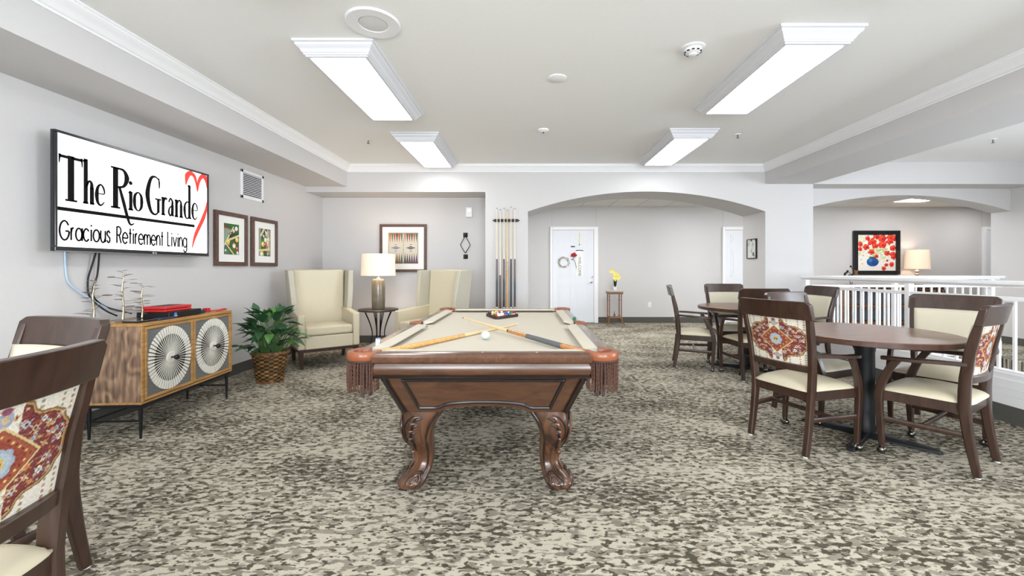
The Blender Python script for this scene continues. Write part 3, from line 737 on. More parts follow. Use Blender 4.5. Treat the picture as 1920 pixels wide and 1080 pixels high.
for k in range(13):
    z = -H2+.04+k*.0208; b.hexa([(-W2+.03, -.003, z-.002), (W2-.03, -.003, z-.002), (W2-.03, -.003, z+.004), (-W2+.03, -.003, z+.004)], [(-W2+.03, -.012, z-.009), (W2-.03, -.012, z-.009), (W2-.03, -.012, z-.003), (-W2+.03, -.012, z-.003)])
b.build('louvres', 'trim', vn, smooth=0)

# ------------------------------------------------------------ television with its lettering
tv = thing('television', 'large wall television showing The Rio Grande sign', 'television', (-3.14, 2.784, 1.308), PI/2)
TW, TH = 1.358, .815            # local: x along the wall (towards the far end), -y into the room
MB().box(0, TW, -.0, .022, 0, TH).build('housing', 'blackgloss', tv, smooth=0, bevel=.004)
b = MB(); bz = .018
b.box(0, TW, -.012, 0, 0, .033); b.box(0, TW, -.012, 0, TH-bz, TH); b.box(0, bz, -.012, 0, .033, TH-bz); b.box(TW-bz, TW, -.012, 0, .033, TH-bz)
b.build('bezel', 'blackgloss', tv, smooth=0, bevel=.004)
MB().box(.2, 1.16, .022, .05, .12, .62).box(.45, .9, .05, .13, .25, .55).build('wall_bracket', 'black', tv, smooth=0)
MB().box(.004, TW-.004, -.014, -.006, .000, .006).build('lower_trim', 'steel', tv, smooth=0)
MB().box(bz, TW-bz, -.003, .001, .033, TH-bz).build('screen', 'screen', tv, smooth=0)
SB = MB()
def ribbon(B, pts, wd, sm=True, y=-.0050):
    P = [Vector((p[0], p[1], 0)) for p in pts]
    if not isinstance(wd, (list, tuple)): wd = [wd]*len(P)
    if sm and len(P) > 2: wd = interp(list(wd), 6); P = cr(P, 6)
    vs = []; n = len(P)
    for i in range(n):
        t = (P[min(i+1, n-1)]-P[max(i-1, 0)]); t.normalize(); q = Vector((-t.y, t.x, 0))*wd[i]/2
        a, c_ = P[i]-q, P[i]+q; vs += [(a.x, y, a.y), (c_.x, y, c_.y)]
    B.add(vs, [(2*i, 2*i+2, 2*i+3, 2*i+1) for i in range(n-1)])
def glyph(B, box, strokes, y=-.0050):
    x0, x1, z0, z1 = box
    for s in strokes:
        pts, wd = s[0], s[1]; sm = s[2] if len(s) > 2 else True
        ribbon(B, [(x0+(x1-x0)*p[0], z0+(z1-z0)*p[1]) for p in pts], wd, sm, y)
K, t_ = .042, .014       # thick and thin strokes of the serif
zb = 1.656-1.308         # baseline in television coordinates
cap, xh = .312, .155
A = zb+cap
GL = SB
k2 = .029
glyph(GL, (.032, .178, zb, A), [([(.5, 1), (.5, 0)], K, 0), ([(.0, .955), (1, .955)], .020, 0), ([(.02, 1.0), (0.0, .80)], [.016, .006], 0), ([(.98, 1.0), (1, .80)], [.016, .006], 0), ([(.25, .015), (.78, .015)], t_, 0)])
glyph(GL, (.182, .262, zb, A), [([(.25, 1.02), (.25, 0)], k2, 0), ([(.02, .95), (.3, 1.0)], t_), ([(.30, .38), (.52, .52), (.74, .49), (.78, .35)], [t_, .014, .02, k2]), ([(.78, .38), (.78, 0)], k2, 0), ([(.02, .015), (.48, .015)], t_, 0), ([(.6, .015), (1, .015)], t_, 0)])
EE = [([(.1, .58), (.9, .58), (.86, .84), (.55, 1), (.22, .85), (.10, .5), (.22, .14), (.56, .02), (.95, .2)], [.007, .009, .015, .012, .02, k2, .021, .013, .006])]
glyph(GL, (.272, .338, zb, zb+xh), EE)
# R with its long tail
glyph(GL, (.380, .520, zb, A), [([(.28, 1), (.28, 0)], K, 0), ([(.02, .985), (.5, .985)], t_, 0), ([(.02, .015), (.55, .015)], t_, 0),
     ([(.4, .98), (.75, .96), (.93, .78), (.75, .57), (.35, .52)], [.012, .022, K, .022, .010]),
     ([(.5, .53), (.72, .2), (.92, -.12), (1.12, -.36), (1.38, -.33)], [.02, .028, .026, .018, .006])])
glyph(GL, (.520, .566, zb, zb+xh), [([(.5, .96), (.5, 0)], k2, 0), ([(.1, .86), (.5, .97)], t_, 0), ([(.05, .03), (.95, .03)], t_, 0)])
GL.lathe([(.0155, -.0056), (.0155, -.0050)], 16).v  # i-dot, moved below
for i in range(len(GL.v)-32, len(GL.v)): p = GL.v[i]; GL.v[i] = (.541+p[0], p[2], zb+.215+p[1])
OO = lambda lo, hi: [([(.5, 1), (.14, .82), (.06, .5), (.14, .18), (.5, 0), (.86, .18), (.94, .5), (.86, .82), (.5, 1)], [lo, hi*.8, hi, hi*.8, lo, hi*.8, hi, hi*.8, lo])]
glyph(GL, (.570, .642, zb+.003, zb+xh), OO(.008, k2))
glyph(GL, (.676, .818, zb-.006, A+.004), [([(.90, .70), (.88, .90), (.6, .99), (.3, .9), (.1, .5), (.3, .1), (.6, .0), (.84, .08)], [.006, .012, .014, .028, K, .028, .016, .012]), ([(.86, .97), (.87, .70)], [.012, .006], 0), ([(.82, .40), (.82, .06)], .026, 0), ([(.6, .41), (1.02, .41)], t_, 0)])
glyph(GL, (.822, .882, zb, zb+xh), [([(.3, 1), (.3, 0)], k2, 0), ([(.35, .6), (.6, .95), (.95, .9)], [.008, .018, .020]), ([(.0, .92), (.3, .98)], t_, 0), ([(.0, .03), (.65, .03)], t_, 0)])
glyph(GL, (.890, .953, zb, zb+xh), [([(.12, .78), (.4, 1.0), (.7, .85), (.72, .5), (.72, .1), (.98, .06)], [.016, .014, .02, k2, k2, .008]), ([(.7, .62), (.25, .45), (.12, .2), (.38, .02), (.7, .22)], [.009, .014, .02, .016, .008])])
glyph(GL, (.958, 1.052, zb, zb+xh), [([(.22, 1), (.22, 0)], k2, 0), ([(.02, .92), (.24, 1)], t_, 0), ([(.26, .75), (.5, .98), (.72, .9), (.76, .65)], [t_, .014, .02, k2]), ([(.76, .7), (.76, 0)], k2, 0), ([(.0, .03), (.42, .03)], t_, 0), ([(.56, .03), (1, .03)], t_, 0)])
glyph(GL, (1.060, 1.146, zb, A), [([(.74, 1.0), (.74, .0)], k2, 0), ([(.5, .96), (.76, 1.0)], t_, 0), ([(.70, .44), (.45, .5), (.15, .4), (.10, .24), (.2, .06), (.45, .0), (.72, .08)], [.008, .012, .02, k2, .02, .012, .008]), ([(.74, .02), (1, .02)], t_, 0)])
glyph(GL, (1.152, 1.222, zb, zb+xh), EE)
ribbon(GL, [(.018, .289), (1.185, .287)], .025, False)
# second line, thin sans
z2, c2, x2, sw = 1.388-1.308, .128, .086, .0125
def sans(ch, x0, x1, zb_, caph, xh_):
    cir = lambda: [([(.5+.5*math.cos(a*PI/6), .5+.5*math.sin(a*PI/6)) for a in range(13)], sw)]
    X = (x0, x1, zb_, zb_+xh_); U = (x0, x1, zb_, zb_+caph)
    g = {
     'G': (U, [([(.93, .78), (.7, .97), (.4, 1), (.12, .82), (0, .5), (.12, .18), (.42, 0), (.72, .04), (.93, .22), (1, .46)], sw), ([(.58, .47), (1, .47)], sw, 0)]),
     'r': (X, [([(.1, 1), (.1, 0)], sw, 0), ([(.1, .6), (.4, .95), (.95, .98)], sw)]),
     'a': (X, cir()+[([(1.04, 1.04), (1.04, -.02)], sw, 0)]), 'c': (X, [([(.93, .8), (.7, .97), (.4, 1), (.1, .8), (0, .5), (.1, .2), (.4, 0), (.7, .03), (.93, .2)], sw)]),
     'i': (X, [([(.5, 1), (.5, 0)], sw, 0), ([(.5, 1.24), (.5, 1.38)], sw, 0)]), 'o': (X, cir()),
     'u': (X, [([(0, 1), (0, .35), (.25, .02), (.7, .02), (1, .35)], sw), ([(1, 1), (1, 0)], sw, 0)]),
     's': (X, [([(.9, .8), (.6, 1), (.2, .92), (.15, .68), (.5, .52), (.88, .35), (.8, .08), (.4, 0), (.05, .2)], sw)]),
     'R': (U, [([(.05, 1), (.05, 0)], sw, 0), ([(.05, .97), (.6, .97), (.9, .75), (.6, .5), (.05, .5)], sw), ([(.5, .5), (.95, 0)], sw, 0)]),
     'e': (X, [([(.0, .52), (1, .52), (.85, .85), (.5, 1), (.12, .82), (0, .5), (.12, .18), (.5, 0), (.92, .2)], sw)]),
     't': (X, [([(.5, 1.42), (.5, 0)], sw, 0), ([(.0, .96), (1, .96)], sw, 0)]),
     'm': (X, [([(0, 1), (0, 0)], sw, 0), ([(0, .6), (.12, .94), (.38, .94), (.5, .6), (.5, 0)], sw), ([(.5, .6), (.62, .94), (.88, .94), (1, .6), (1, 0)], sw)]),
     'n': (X, [([(0, 1), (0, 0)], sw, 0), ([(0, .6), (.3, .98), (.75, .95), (1, .6), (1, 0)], sw)]),
     'L': (U, [([(.05, 1), (.05, .0)], sw, 0), ([(.0, .04), (.95, .04)], sw, 0)]),
     'v': (X, [([(0, 1), (.5, 0)], sw, 0), ([(.5, 0), (1, 1)], sw, 0)]),
     'g': (X, cir()+[([(1, 1), (1, -.2), (.8, -.45), (.4, -.48), (.08, -.25)], sw)])}
    glyph(GL, g[ch][0], g[ch][1])
def word(s, x0, x1):
    wd = {'G': 1.25, 'r': .45, 'a': .85, 'c': .8, 'i': .18, 'o': .9, 'u': .7, 's': .55, 'R': .8, 'e': .85, 't': .5, 'm': 1.15, 'n': .68, 'L': .6, 'v': .8, 'g': .85}
    gap = .22; tot = sum(wd[q] for q in s)+gap*(len(s)-1); k = (x1-x0)/tot; x = x0
    for q in s: sans(q, x, x+wd[q]*k, z2, c2, x2); x += (wd[q]+gap)*k
word('Gracious', .034, .378); word('Retirement', .428, .842); word('Living', .885, 1.092)
SB.build('sign_lettering', 'ink', tv, smooth=0, recalc=False)['label'] = 'black lettering of the sign on the screen'
H_ = MB()
hz = lambda px, py: (785*3.15/(985-px)-2.784, HC-(py-504)*3.15/(985-px)-1.308)
ribbon(H_, [hz(345.5, 347), hz(348, 330), hz(355, 325), hz(363, 334), hz(367.5, 360)], [.006, .055, .040, .036, .006])
ribbon(H_, [hz(367.5, 360), hz(370, 340), hz(377, 330.5), hz(384.5, 338), hz(386.3, 355)], [.006, .036, .042, .055, .014])
ribbon(H_, [hz(386.3, 352), hz(385.8, 380), hz(379, 407), hz(364, 440), hz(357, 466)], [.008, .018, .044, .038, .004])
H_.build('heart_swoosh', 'heartred', tv, smooth=0, recalc=False)['label'] = 'open red heart outline on the screen'
b = MB(); b.lathe([(.007, -.0135), (.007, -.013)], 20)
b.v = [(.735+p[0], p[2], .016+p[1]) for p in b.v]; b.build('logo_disc', 'grille', tv, smooth=0)
text_obj('logo_letters', 'LG', .017, 'grille', Matrix.Translation((.758, -.0135, .016)) @ Matrix.Rotation(PI/2, 4, 'X'), tv)
# cables
cb = MB()
cb.tube(cr([(-3.215, 3.14, 1.33), (-3.245, 3.13, 1.2), (-3.25, 3.11, 1.1), (-3.245, 3.12, .98), (-3.2, 3.18, .88), (-3.12, 3.2, .83)]), .006, 8)
cb.tube(cr([(-3.215, 3.16, 1.33), (-3.24, 3.17, 1.15), (-3.245, 3.14, 1.0), (-3.23, 3.22, .90), (-3.12, 3.32, .835)]), .006, 8)
tag(cb.build('television_cable', 'black'), 'two black cables hanging from the television to the cabinet', 'cable')
cb = MB().tube(cr([(-3.255, 2.96, 1.36), (-3.262, 2.97, 1.2), (-3.26, 2.99, 1.09), (-3.25, 3.08, 1.0), (-3.22, 3.24, .88), (-3.15, 3.38, .835)]), .006, 8)
tag(cb.build('network_cable', 'cableblue'), 'pale blue cable running down the wall behind the twig sculpture', 'cable')

# ------------------------------------------------------------ cabinet
TY0, TY1 = 0, .97
cab = thing('media_cabinet', 'wooden two door cabinet with white sunburst discs under the television', 'cabinet', (-2.665, 2.905, 0), math.radians(3.0))
# local: y along the wall, front face at x=0, body towards -x
D_ = .40
MB().box(-D_, -.012, .012, .958, .262, .79).build('body', 'walnut', cab, smooth=0)
MB().box(-D_-.003, .002, 0, .97, .786, .808).build('top_board', 'oak', cab, smooth=0, bevel=.003)
MB().box(-D_-.003, 0, 0, .97, .245, .262).build('bottom_board', 'oak', cab, smooth=0, bevel=.003)
MB().box(-D_, -.002, -.001, .013, .262, .786).build('side_panel', 'walnut', cab, smooth=0)
MB().box(-D_, -.002, .957, .971, .262, .786).build('side_panel', 'walnut', cab, smooth=0)
for a0_ in (0, .948): MB().box(-.02, .003, a0_, a0_+.022, .262, .786).build('front_edge', 'oak', cab, smooth=0, bevel=.003)
for y0 in (.025, .488):
    y1 = y0+.457; z0, z1 = .268, .782
    dr = MB(); q = .02
    dr.box(-.012, .006, y0, y1, z0, z0+q); dr.box(-.012, .006, y0, y1, z1-q, z1); dr.box(-.012, .006, y0, y0+q, z0+q, z1-q); dr.box(-.012, .006, y1-q, y1, z0+q, z1-q)
    d_o = dr.build('door', 'oak', cab, smooth=0, bevel=.002)
    MB().box(-.012, -.001, y0+q, y1-q, z0+q, z1-q).build('inset_panel', 'slate', d_o, smooth=0)
    cy, cz = (y0+y1)/2, (z0+z1)/2; ry, rz = .203, .235
    MB().prism([(ry*.8*math.cos(2*PI*k/48), rz*.8*math.sin(2*PI*k/48)) for k in range(48)], lambda u, v, t: (t, cy+u, cz+v), -.001, .0006).build('disc_ground', 'discdark', d_o, smooth=0)
    s_ = MB(); n = 50
    for k in range(n):
        a = 2*PI*k/n; da = PI/n*.62
        def P(fr, an, x): return (x, cy+ry*fr*math.cos(an), cz+rz*fr*math.sin(an))
        s_.hexa([P(.1, a-da, -.001), P(.78, a-da*.36, -.001), P(.78, a+da*.36, -.001), P(.1, a+da, -.001)], [P(.1, a-da, .004), P(.78, a-da*.36, .004), P(.78, a+da*.36, .004), P(.1, a+da, .004)])
        s_.hexa([P(.74, a-da, -.001), P(1.0, a-da*1.1, -.001), P(1.0, a+da*1.1, -.001), P(.74, a+da, -.001)], [P(.74, a-da, .006), P(1.0, a-da*1.1, .006), P(1.0, a+da*1.1, .006), P(.74, a+da, .006)])
    s_.build('sunburst', 'spoke', d_o, smooth=0)['label'] = 'white radiating sunburst disc'
    hb_ = MB().lathe([(.001, -.001), (.040, -.001), (.040, .008), (.001, .009)], 28)
    hb_.xf(Matrix.Translation((0, cy, cz)) @ Matrix.Rotation(PI/2, 4, 'Y')); hb_.build('hub', 'spoke', d_o)
    kn = MB().lathe([(.006, .008), (.006, .03), (.016, .036), (.02, .05), (.014, .06), (.001, .062)], 20)
    kn.xf(Matrix.Translation((0, cy, cz)) @ Matrix.Rotation(PI/2, 4, 'Y')); kn.build('knob', 'black', d_o)
b = MB()
b.box(-D_+.01, -.01, .01, .96, .222, .245); b.box(-D_+.02, -D_+.03, .02, .95, .12, .13); b.box(-D_+.02, -.02, .024, .034, .12, .13); b.box(-D_+.02, -.02, .936, .946, .12, .13)
b.build('base_frame', 'black', cab, smooth=0)
for x in (-.028, -D_+.028):
    for y in (.03, .94):
        MB().tube([(x, y, .235), (x, y, 0.0)], [.014, .008], 10).build('leg', 'black', cab)
CZ = .808
def on_cab(x, y): v = Matrix.Rotation(math.radians(3), 3, 'Z') @ Vector((x, y, 0)); return (-2.665+v.x, 2.905+v.y, CZ)
# twig sculpture
tw = thing('twig_sculpture', 'champagne metal sculpture of three twiggy trees with flat leaves on the cabinet', 'sculpture', on_cab(-.27, .14), 0)
random.seed(21)
stm = MB(); lf = MB()
for (x0, y0, h, s) in ((0, .03, .36, 1.0), (.03, .15, .26, .8), (-.06, -.12, .30, .8)):
    pts = cr([(x0, y0, .012), (x0+.002, y0+.003, h*.3), (x0-.002, y0-.003, h*.65), (x0+.004, y0+.01, h)])
    stm.tube(pts, interp([.008, .006, .005, .002], 6), 6)
    for k in range(22):
        t = .16+.88*k/21; z = h*t; a = random.random()*6.28; L = random.uniform(.03, .085)*(1.15-.4*t)
        dx, dy = math.cos(a)*L, math.sin(a)*L; zz = z+random.uniform(-.006, .008)
        stm.tube([(x0, y0, z-.004), (x0+dx*.5, y0+dy*.5, zz-.003), (x0+dx, y0+dy, zz)], [.0025, .0018, .0014], 5)
        e = MB().lathe([(.001, 0), (random.uniform(.016, .034), .001), (.001, .003)], 10, sy=.6)
        e.xf(Matrix.Translation((x0+dx, y0+dy, zz)) @ Matrix.Rotation(a, 4, 'Z') @ Matrix.Rotation(random.uniform(-.3, .3), 4, 'X')); lf.add(e.v, e.f)
stm.build('branches', 'twig', tw); lf.build('flat_leaves', 'twig', tw)
MB().lathe([(.001, 0), (.10, 0), (.10, .008), (.001, .010)], 30, sx=.6, sy=1.3, c=(0, .02)).build('base', 'twig', tw)
def small_box(name, label, cat, x, y, sx, sy, sz, m, z=0, bev=.004, rz=0.05):
    b = MB().box(-sx/2, sx/2, -sy/2, sy/2, 0, sz); p = on_cab(x, y)
    b.xf(Matrix.Translation((p[0], p[1], p[2]+z)) @ Matrix.Rotation(rz, 4, 'Z'))
    return tag(b.build(name, m, smooth=0, bevel=bev), label, cat)
small_box('laptop', 'flat black device lying nearest the wooden cabinet corner', 'laptop', -.10, .14, .12, .20, .014, 'blackgloss', rz=-.05)
rv = thing('video_recorder', 'black set top box under the red case', 'recorder', (*on_cab(-.155, .46)[:2], CZ), .05)
MB().box(-.12, .12, -.17, .17, .004, .05).build('housing', 'black', rv, smooth=0, bevel=.004)
MB().lathe([(.001, 0), (.013, 0), (.013, .004), (.001, .004)], 20).xf(Matrix.Translation((.119, -.11, .03)) @ Matrix.Rotation(PI/2, 4, 'Y')).build('power_button', 'ledblue', rv)
for yy in (-.14, .14):
    MB().lathe([(.001, 0), (.012, 0), (.012, .005), (.001, .005)], 12, c=(.09, yy)).build('foot', 'black', rv)
rc = thing('red_case', 'red carrying case lying on the black box', 'case', (*on_cab(-.15, .42)[:2], CZ+.05), .02)
b = MB().box(-.095, .095, -.13, .13, 0, .018).box(-.095, .095, -.13, .13, .02, .042); b.build('shell', 'red', rc, smooth=0, bevel=.008, segs=3)
MB().box(-.05, .05, -.09, .09, .0415, .044).build('lid_inset', 'fringedark', rc, smooth=0)
small_box('remote_control', 'dark blue remote lying at the cabinet front edge', 'remote', -.045, .26, .05, .17, .016, 'navy', rz=.1)
b = MB().sphere((0, 0, 0), .03, 14, 8, .55); b.v = [(x, y*1.9, z+.0165) for x, y, z in b.v]; p = on_cab(-.062, .37); b.xf(Matrix.Translation((p[0], p[1]-.02, p[2]+.0)))
tag(b.build('computer_mouse', 'white'), 'white rounded mouse beside the dark blue remote', 'mouse')
small_box('teal_box', 'small teal box right of the black recorder', 'box', -.1, .69, .06, .08, .03, 'navy')
small_box('red_box', 'bright red little box near the far cabinet end', 'box', -.11, .80, .045, .04, .035, 'red')
gl = MB().tube(cr([(-.05, -.06, .006), (.0, -.02, .012), (.03, .03, .02), (.02, .07, .012), (-.03, .05, .006)]), .005, 6).tube(cr([(.02, -.05, .006), (.03, .0, .01), (-.01, .05, .012)]), .005, 6)
p = on_cab(-.06, .88); gl.xf(Matrix.Translation(p))
tag(gl.build('lanyard', 'red'), 'red cord lying over the far front corner of the cabinet', 'cord')

# ------------------------------------------------------------ potted plant
pt = thing('potted_plant', 'leafy green plant in a brown wicker basket beside the cabinet', 'plant', (-2.70, 4.43, 0))
NB, RB = 110, 46
vs = []; fs = []; cols_ = []; random.seed(4)
rowc = [random.random() for _ in range(400)]
for j in range(RB):
    t = j/(RB-1); z = .305*t; r0 = .118+.042*t
    for i in range(NB):
        a = 2*PI*i/NB; row = j//3; col_ = i//5; over = (row+col_) % 2
        ph = (i % 5)/5.0; bulge = math.sin(PI*(ph+.1))*(.008 if over else .001)
        rowb = math.sin(PI*((j % 3)+.5)/3)
        r = r0+bulge*rowb
        vs.append((r*math.cos(a)*1.08, r*math.sin(a)*.92, z))
        base = (150, 112, 62) if over else (72, 48, 30)
        k = .7+.5*rowc[(row*7+col_*3) % 400]; s = .55+.45*rowb
        cols_.append([min(255, q*k*s) for q in base])
for j in range(RB-1):
    for i in range(NB): fs.append((j*NB+i, j*NB+(i+1) % NB, (j+1)*NB+(i+1) % NB, (j+1)*NB+i))
me = bpy.data.meshes.new('basket'); me.from_pydata(vs, [], fs); me.materials.append(M['wicker'])
ca = me.color_attributes.new('Col', 'FLOAT_COLOR', 'POINT')
cc = np.array(cols_)/255; cc = ((cc+.055)/1.055)**2.4; ca.data.foreach_set('color', np.concatenate([cc, np.ones((len(cc), 1))], 1).astype(np.float32).ravel())
me.polygons.foreach_set('use_smooth', [True]*len(me.polygons))
bo = bpy.data.objects.new('basket', me); C.objects.link(bo); bo.parent = pt
b = MB(); 
for rr, zz in ((.168, .305), (.162, .318)):
    b.tube([(rr*1.08*math.cos(2*PI*i/48), rr*.92*math.sin(2*PI*i/48), zz) for i in range(49)], .009, 8, caps=False)
b.build('basket_rim', 'carved', pt)
MB().lathe([(.001, .0), (.118, 0), (.122, .02), (.001, .02)], 32).build('basket_base', 'carved', pt)
MB().lathe([(.001, .28), (.15, .28), (.001, .295)], 24).build('soil', 'soil', pt)
st = MB(); l1 = MB(); l2 = MB(); random.seed(11)
for k in range(115):
    a = random.random()*2*PI; hgt = random.random(); R = (.06+.25*random.random())*(1.05-.35*hgt)
    z = .38+.34*hgt; bx, by = .06*math.cos(a), .06*math.sin(a)
    px_, py_ = R*math.cos(a), R*math.sin(a)
    pts = cr([(bx, by, .28), (bx+px_*.25, by+py_*.25, z-.12), (bx*.5+px_*.75, by*.5+py_*.75, z)], 4)
    st.tube(pts, .003, 5)
    e = Vector(pts[-1]); L = random.uniform(.12, .19)
    dirv = Vector((math.cos(a+random.uniform(-.7, .7)), math.sin(a+random.uniform(-.7, .7)), random.uniform(-.35, .9)))
    if hgt > .75: dirv.z += .8
    dirv.normalize()
    leaf(l2 if random.random() < .22 else l1, e, e+dirv*L, random.uniform(.034, .052), droop=.03, fold=random.uniform(.05, .3))
st.build('stems', 'stem', pt); l1.build('dark_leaves', 'leafdark', pt, recalc=False); l2.build('light_leaves', 'leaflight', pt, recalc=False)

# ------------------------------------------------------------ wing armchairs, side table, lamp
def make_armchair(label, loc, rz):
    t = thing('wing_armchair', label, 'armchair', loc, rz, 'cream wing armchairs')
    W = .35; Fy = .33; Bk = -.33
    for sx_ in (-1, 1):
        MB().hexa([(sx_*.30-.018, .27, 0), (sx_*.30+.018, .27, 0), (sx_*.30+.018, .305, 0), (sx_*.30-.018, .305, 0)],
                  [(sx_*.31-.026, .26, .2), (sx_*.31+.026, .26, .2), (sx_*.31+.026, .315, .2), (sx_*.31-.026, .315, .2)]).build('leg', 'chairwood', t, smooth=0, bevel=.003)
        MB().hexa([(sx_*.30-.018, -.33, 0), (sx_*.30+.018, -.33, 0), (sx_*.30+.018, -.295, 0), (sx_*.30-.018, -.295, 0)],
                  [(sx_*.31-.026, -.30, .2), (sx_*.31+.026, -.30, .2), (sx_*.31+.026, -.25, .2), (sx_*.31-.026, -.25, .2)]).build('leg', 'chairwood', t, smooth=0, bevel=.003)
    MB().box(-W+.01, W-.01, Bk+.02, Fy-.01, .195, .23).build('base_rail', 'chairwood', t, smooth=0, bevel=.004)
    MB().box(-.27, .27, -.25, Fy, .23, .385).build('seat_base', 'cream', t, smooth=30, bevel=.012, segs=3)
    MB().box(-.268, .268, -.20, Fy+.006, .388, .50).build('seat_cushion', 'cream', t, smooth=30, bevel=.03, segs=4)
    for sx_ in (-1, 1):
        x0, x1 = (sx_*.268, sx_*W) if sx_ > 0 else (sx_*W, sx_*.268)
        MB().hexa([(x0, -.28, .23), (x1, -.28, .23), (x1, Fy, .23), (x0, Fy, .23)], [(x0, -.28, .68), (x1, -.28, .68), (x1, Fy, .635), (x0, Fy, .635)]).build('arm', 'cream', t, smooth=30, bevel=.016, segs=3)
        # wing: tall side panel, deeper at mid height, flared outwards
        xi, xo = sx_*.285, sx_*.35
        b = MB()
        prof = [(-.33, .40), (-.08, .64), (-.06, .70), (-.075, .85), (-.13, 1.17), (-.40, 1.175)]
        fl = lambda z: .0+.045*max(0, (z-.6)/.58)
        n = len(prof); vs = [(xo+sx_*fl(z), y, z) for y, z in prof]+[(xi+sx_*fl(z), y, z) for y, z in prof]
        fs = [tuple(range(n)), tuple(range(2*n-1, n-1, -1))]+[(i, n+i, n+(i+1) % n, (i+1) % n) for i in range(n)]
        b.add(vs, fs); b.build('wing', 'fabout', t, smooth=30, bevel=.012, segs=3)
    MB().hexa([(-.285, -.33, .23), (.285, -.33, .23), (.285, -.21, .23), (-.285, -.21, .23)], [(-.315, -.42, 1.18), (.315, -.42, 1.18), (.315, -.31, 1.18), (-.315, -.31, 1.18)]).build('backrest', 'cream', t, smooth=30, bevel=.025, segs=4)
    b = MB()
    for s in (-1, 1): b.tube([(s*.272, Fy+.002, .235), (s*.272, Fy+.002, .62)], .003, 6)
    b.build('piping', 'piping', t)
    return t
ang = lambda fx, fy: math.atan2(fy, fx)-PI/2
ac = make_armchair('cream wing armchair between the basket plant and the lamp table', (-2.575, 5.36, 0), ang(.60, -.80))
dup(ac, (-1.27, 5.66, 0), ang(-.50, -.86), 'cream wing armchair below the backgammon picture, partly behind the pool table')

tb = thing('side_table', 'round dark side table with curved wire legs holding the lamp', 'table', (-2.105, 6.0, 0))
MB().lathe([(.001, .588), (.26, .588), (.275, .594), (.275, .612), (.268, .617), (.001, .617)], 40).build('tabletop', 'dktile', tb)
for k in range(4):
    a = k*PI/2+.6
    for da in (-.12, .0, .12):
        MB().tube(cr([(.19*math.cos(a+da), .19*math.sin(a+da), .59), (.12*math.cos(a+da*.7), .12*math.sin(a+da*.7), .42), (.085*math.cos(a+da*.4), .085*math.sin(a+da*.4), .25), (.13*math.cos(a+da), .13*math.sin(a+da), .03)]), .006, 6).build('leg', 'black', tb)
MB().lathe([(.001, .0), (.17, 0), (.17, .03), (.001, .035)], 32).build('base', 'dktile', tb)
lp = thing('table_lamp', 'lit table lamp with cylinder ceramic base and drum shade between the armchairs', 'lamp', (-2.105, 6.0, .617))
MB().lathe([(.001, 0), (.08, 0), (.088, .01), (.092, .12), (.092, .3), (.086, .405), (.075, .425), (.03, .43), (.001, .43)], 36).build('lamp_base', 'ceramic', lp)
MB().lathe([(.001, .43), (.03, .43), (.028, .445), (.01, .45), (.01, .52), (.001, .52)], 16).build('neck', 'steel', lp)
def shade(t, r0, r1, z0, z1, m):
    b = MB(); n = 48; vs = []; fs = []
    for (r, z) in ((r0, z0), (r1, z1), (r1-.004, z1), (r0-.004, z0)):
        for k in range(n): a = 2*PI*k/n; vs.append((r*math.cos(a), r*math.sin(a), z))
    for i in range(4):
        for k in range(n): fs.append((i*n+k, i*n+(k+1) % n, ((i+1) % 4)*n+(k+1) % n, ((i+1) % 4)*n+k))
    b.add(vs, fs); b.build('lamp_shade', m, t)
shade(lp, .236, .226, .475, .785, 'shade')
def bulb(loc, p, t):
    d = bpy.data.lights.new('bulb_light', 'POINT'); d.energy = p; d.color = (1, .84, .68); d.shadow_soft_size = .06
    o = bpy.data.objects.new('bulb_light', d); C.objects.link(o); o.location = loc
bulb((-2.105, 6.0, 1.25), 15, lp)

# ------------------------------------------------------------ cue rack on the pillar
rk = thing('cue_rack', 'dark wooden wall rack holding six pool cues on the pillar', 'rack', (-.285, YB, 0))
b = MB(); zt = 1.19+(504-413.5)/F*YB
pr = [(-.205, 0), (-.17, .022), (.17, .022), (.205, 0), (.17, -.022), (-.17, -.022)]
b.prism([(x, z+zt) for x, z in pr], lambda u, v, t: (u, t, v), -.012, 0); b.build('upper_bar', 'fringedark', rk, smooth=0, bevel=.002)
clips = MB()
cx_ = [((px-985)/F*YB)+.285 for px in (932, 938.2, 945.2, 951.2, 958.3, 965.4)]
for x in cx_: clips.box(x-.022, x-.012, -.035, -.012, zt-.014, zt+.014).box(x+.012, x+.022, -.035, -.012, zt-.014, zt+.014)
clips.build('clips', 'black', rk, smooth=0)
MB().box(-.23, .23, -.085, 0, .575, .595).build('lower_shelf', 'fringedark', rk, smooth=0, bevel=.004)
def cue_parts(t, segs, n=12):          # segs: (name, material, z0, z1, r0, r1)
    for nm, m, z0, z1, r0, r1 in segs:
        MB().lathe([(.0005, z0), (r0, z0), (r1, z1), (.0005, z1)], n).build(nm, m, t)
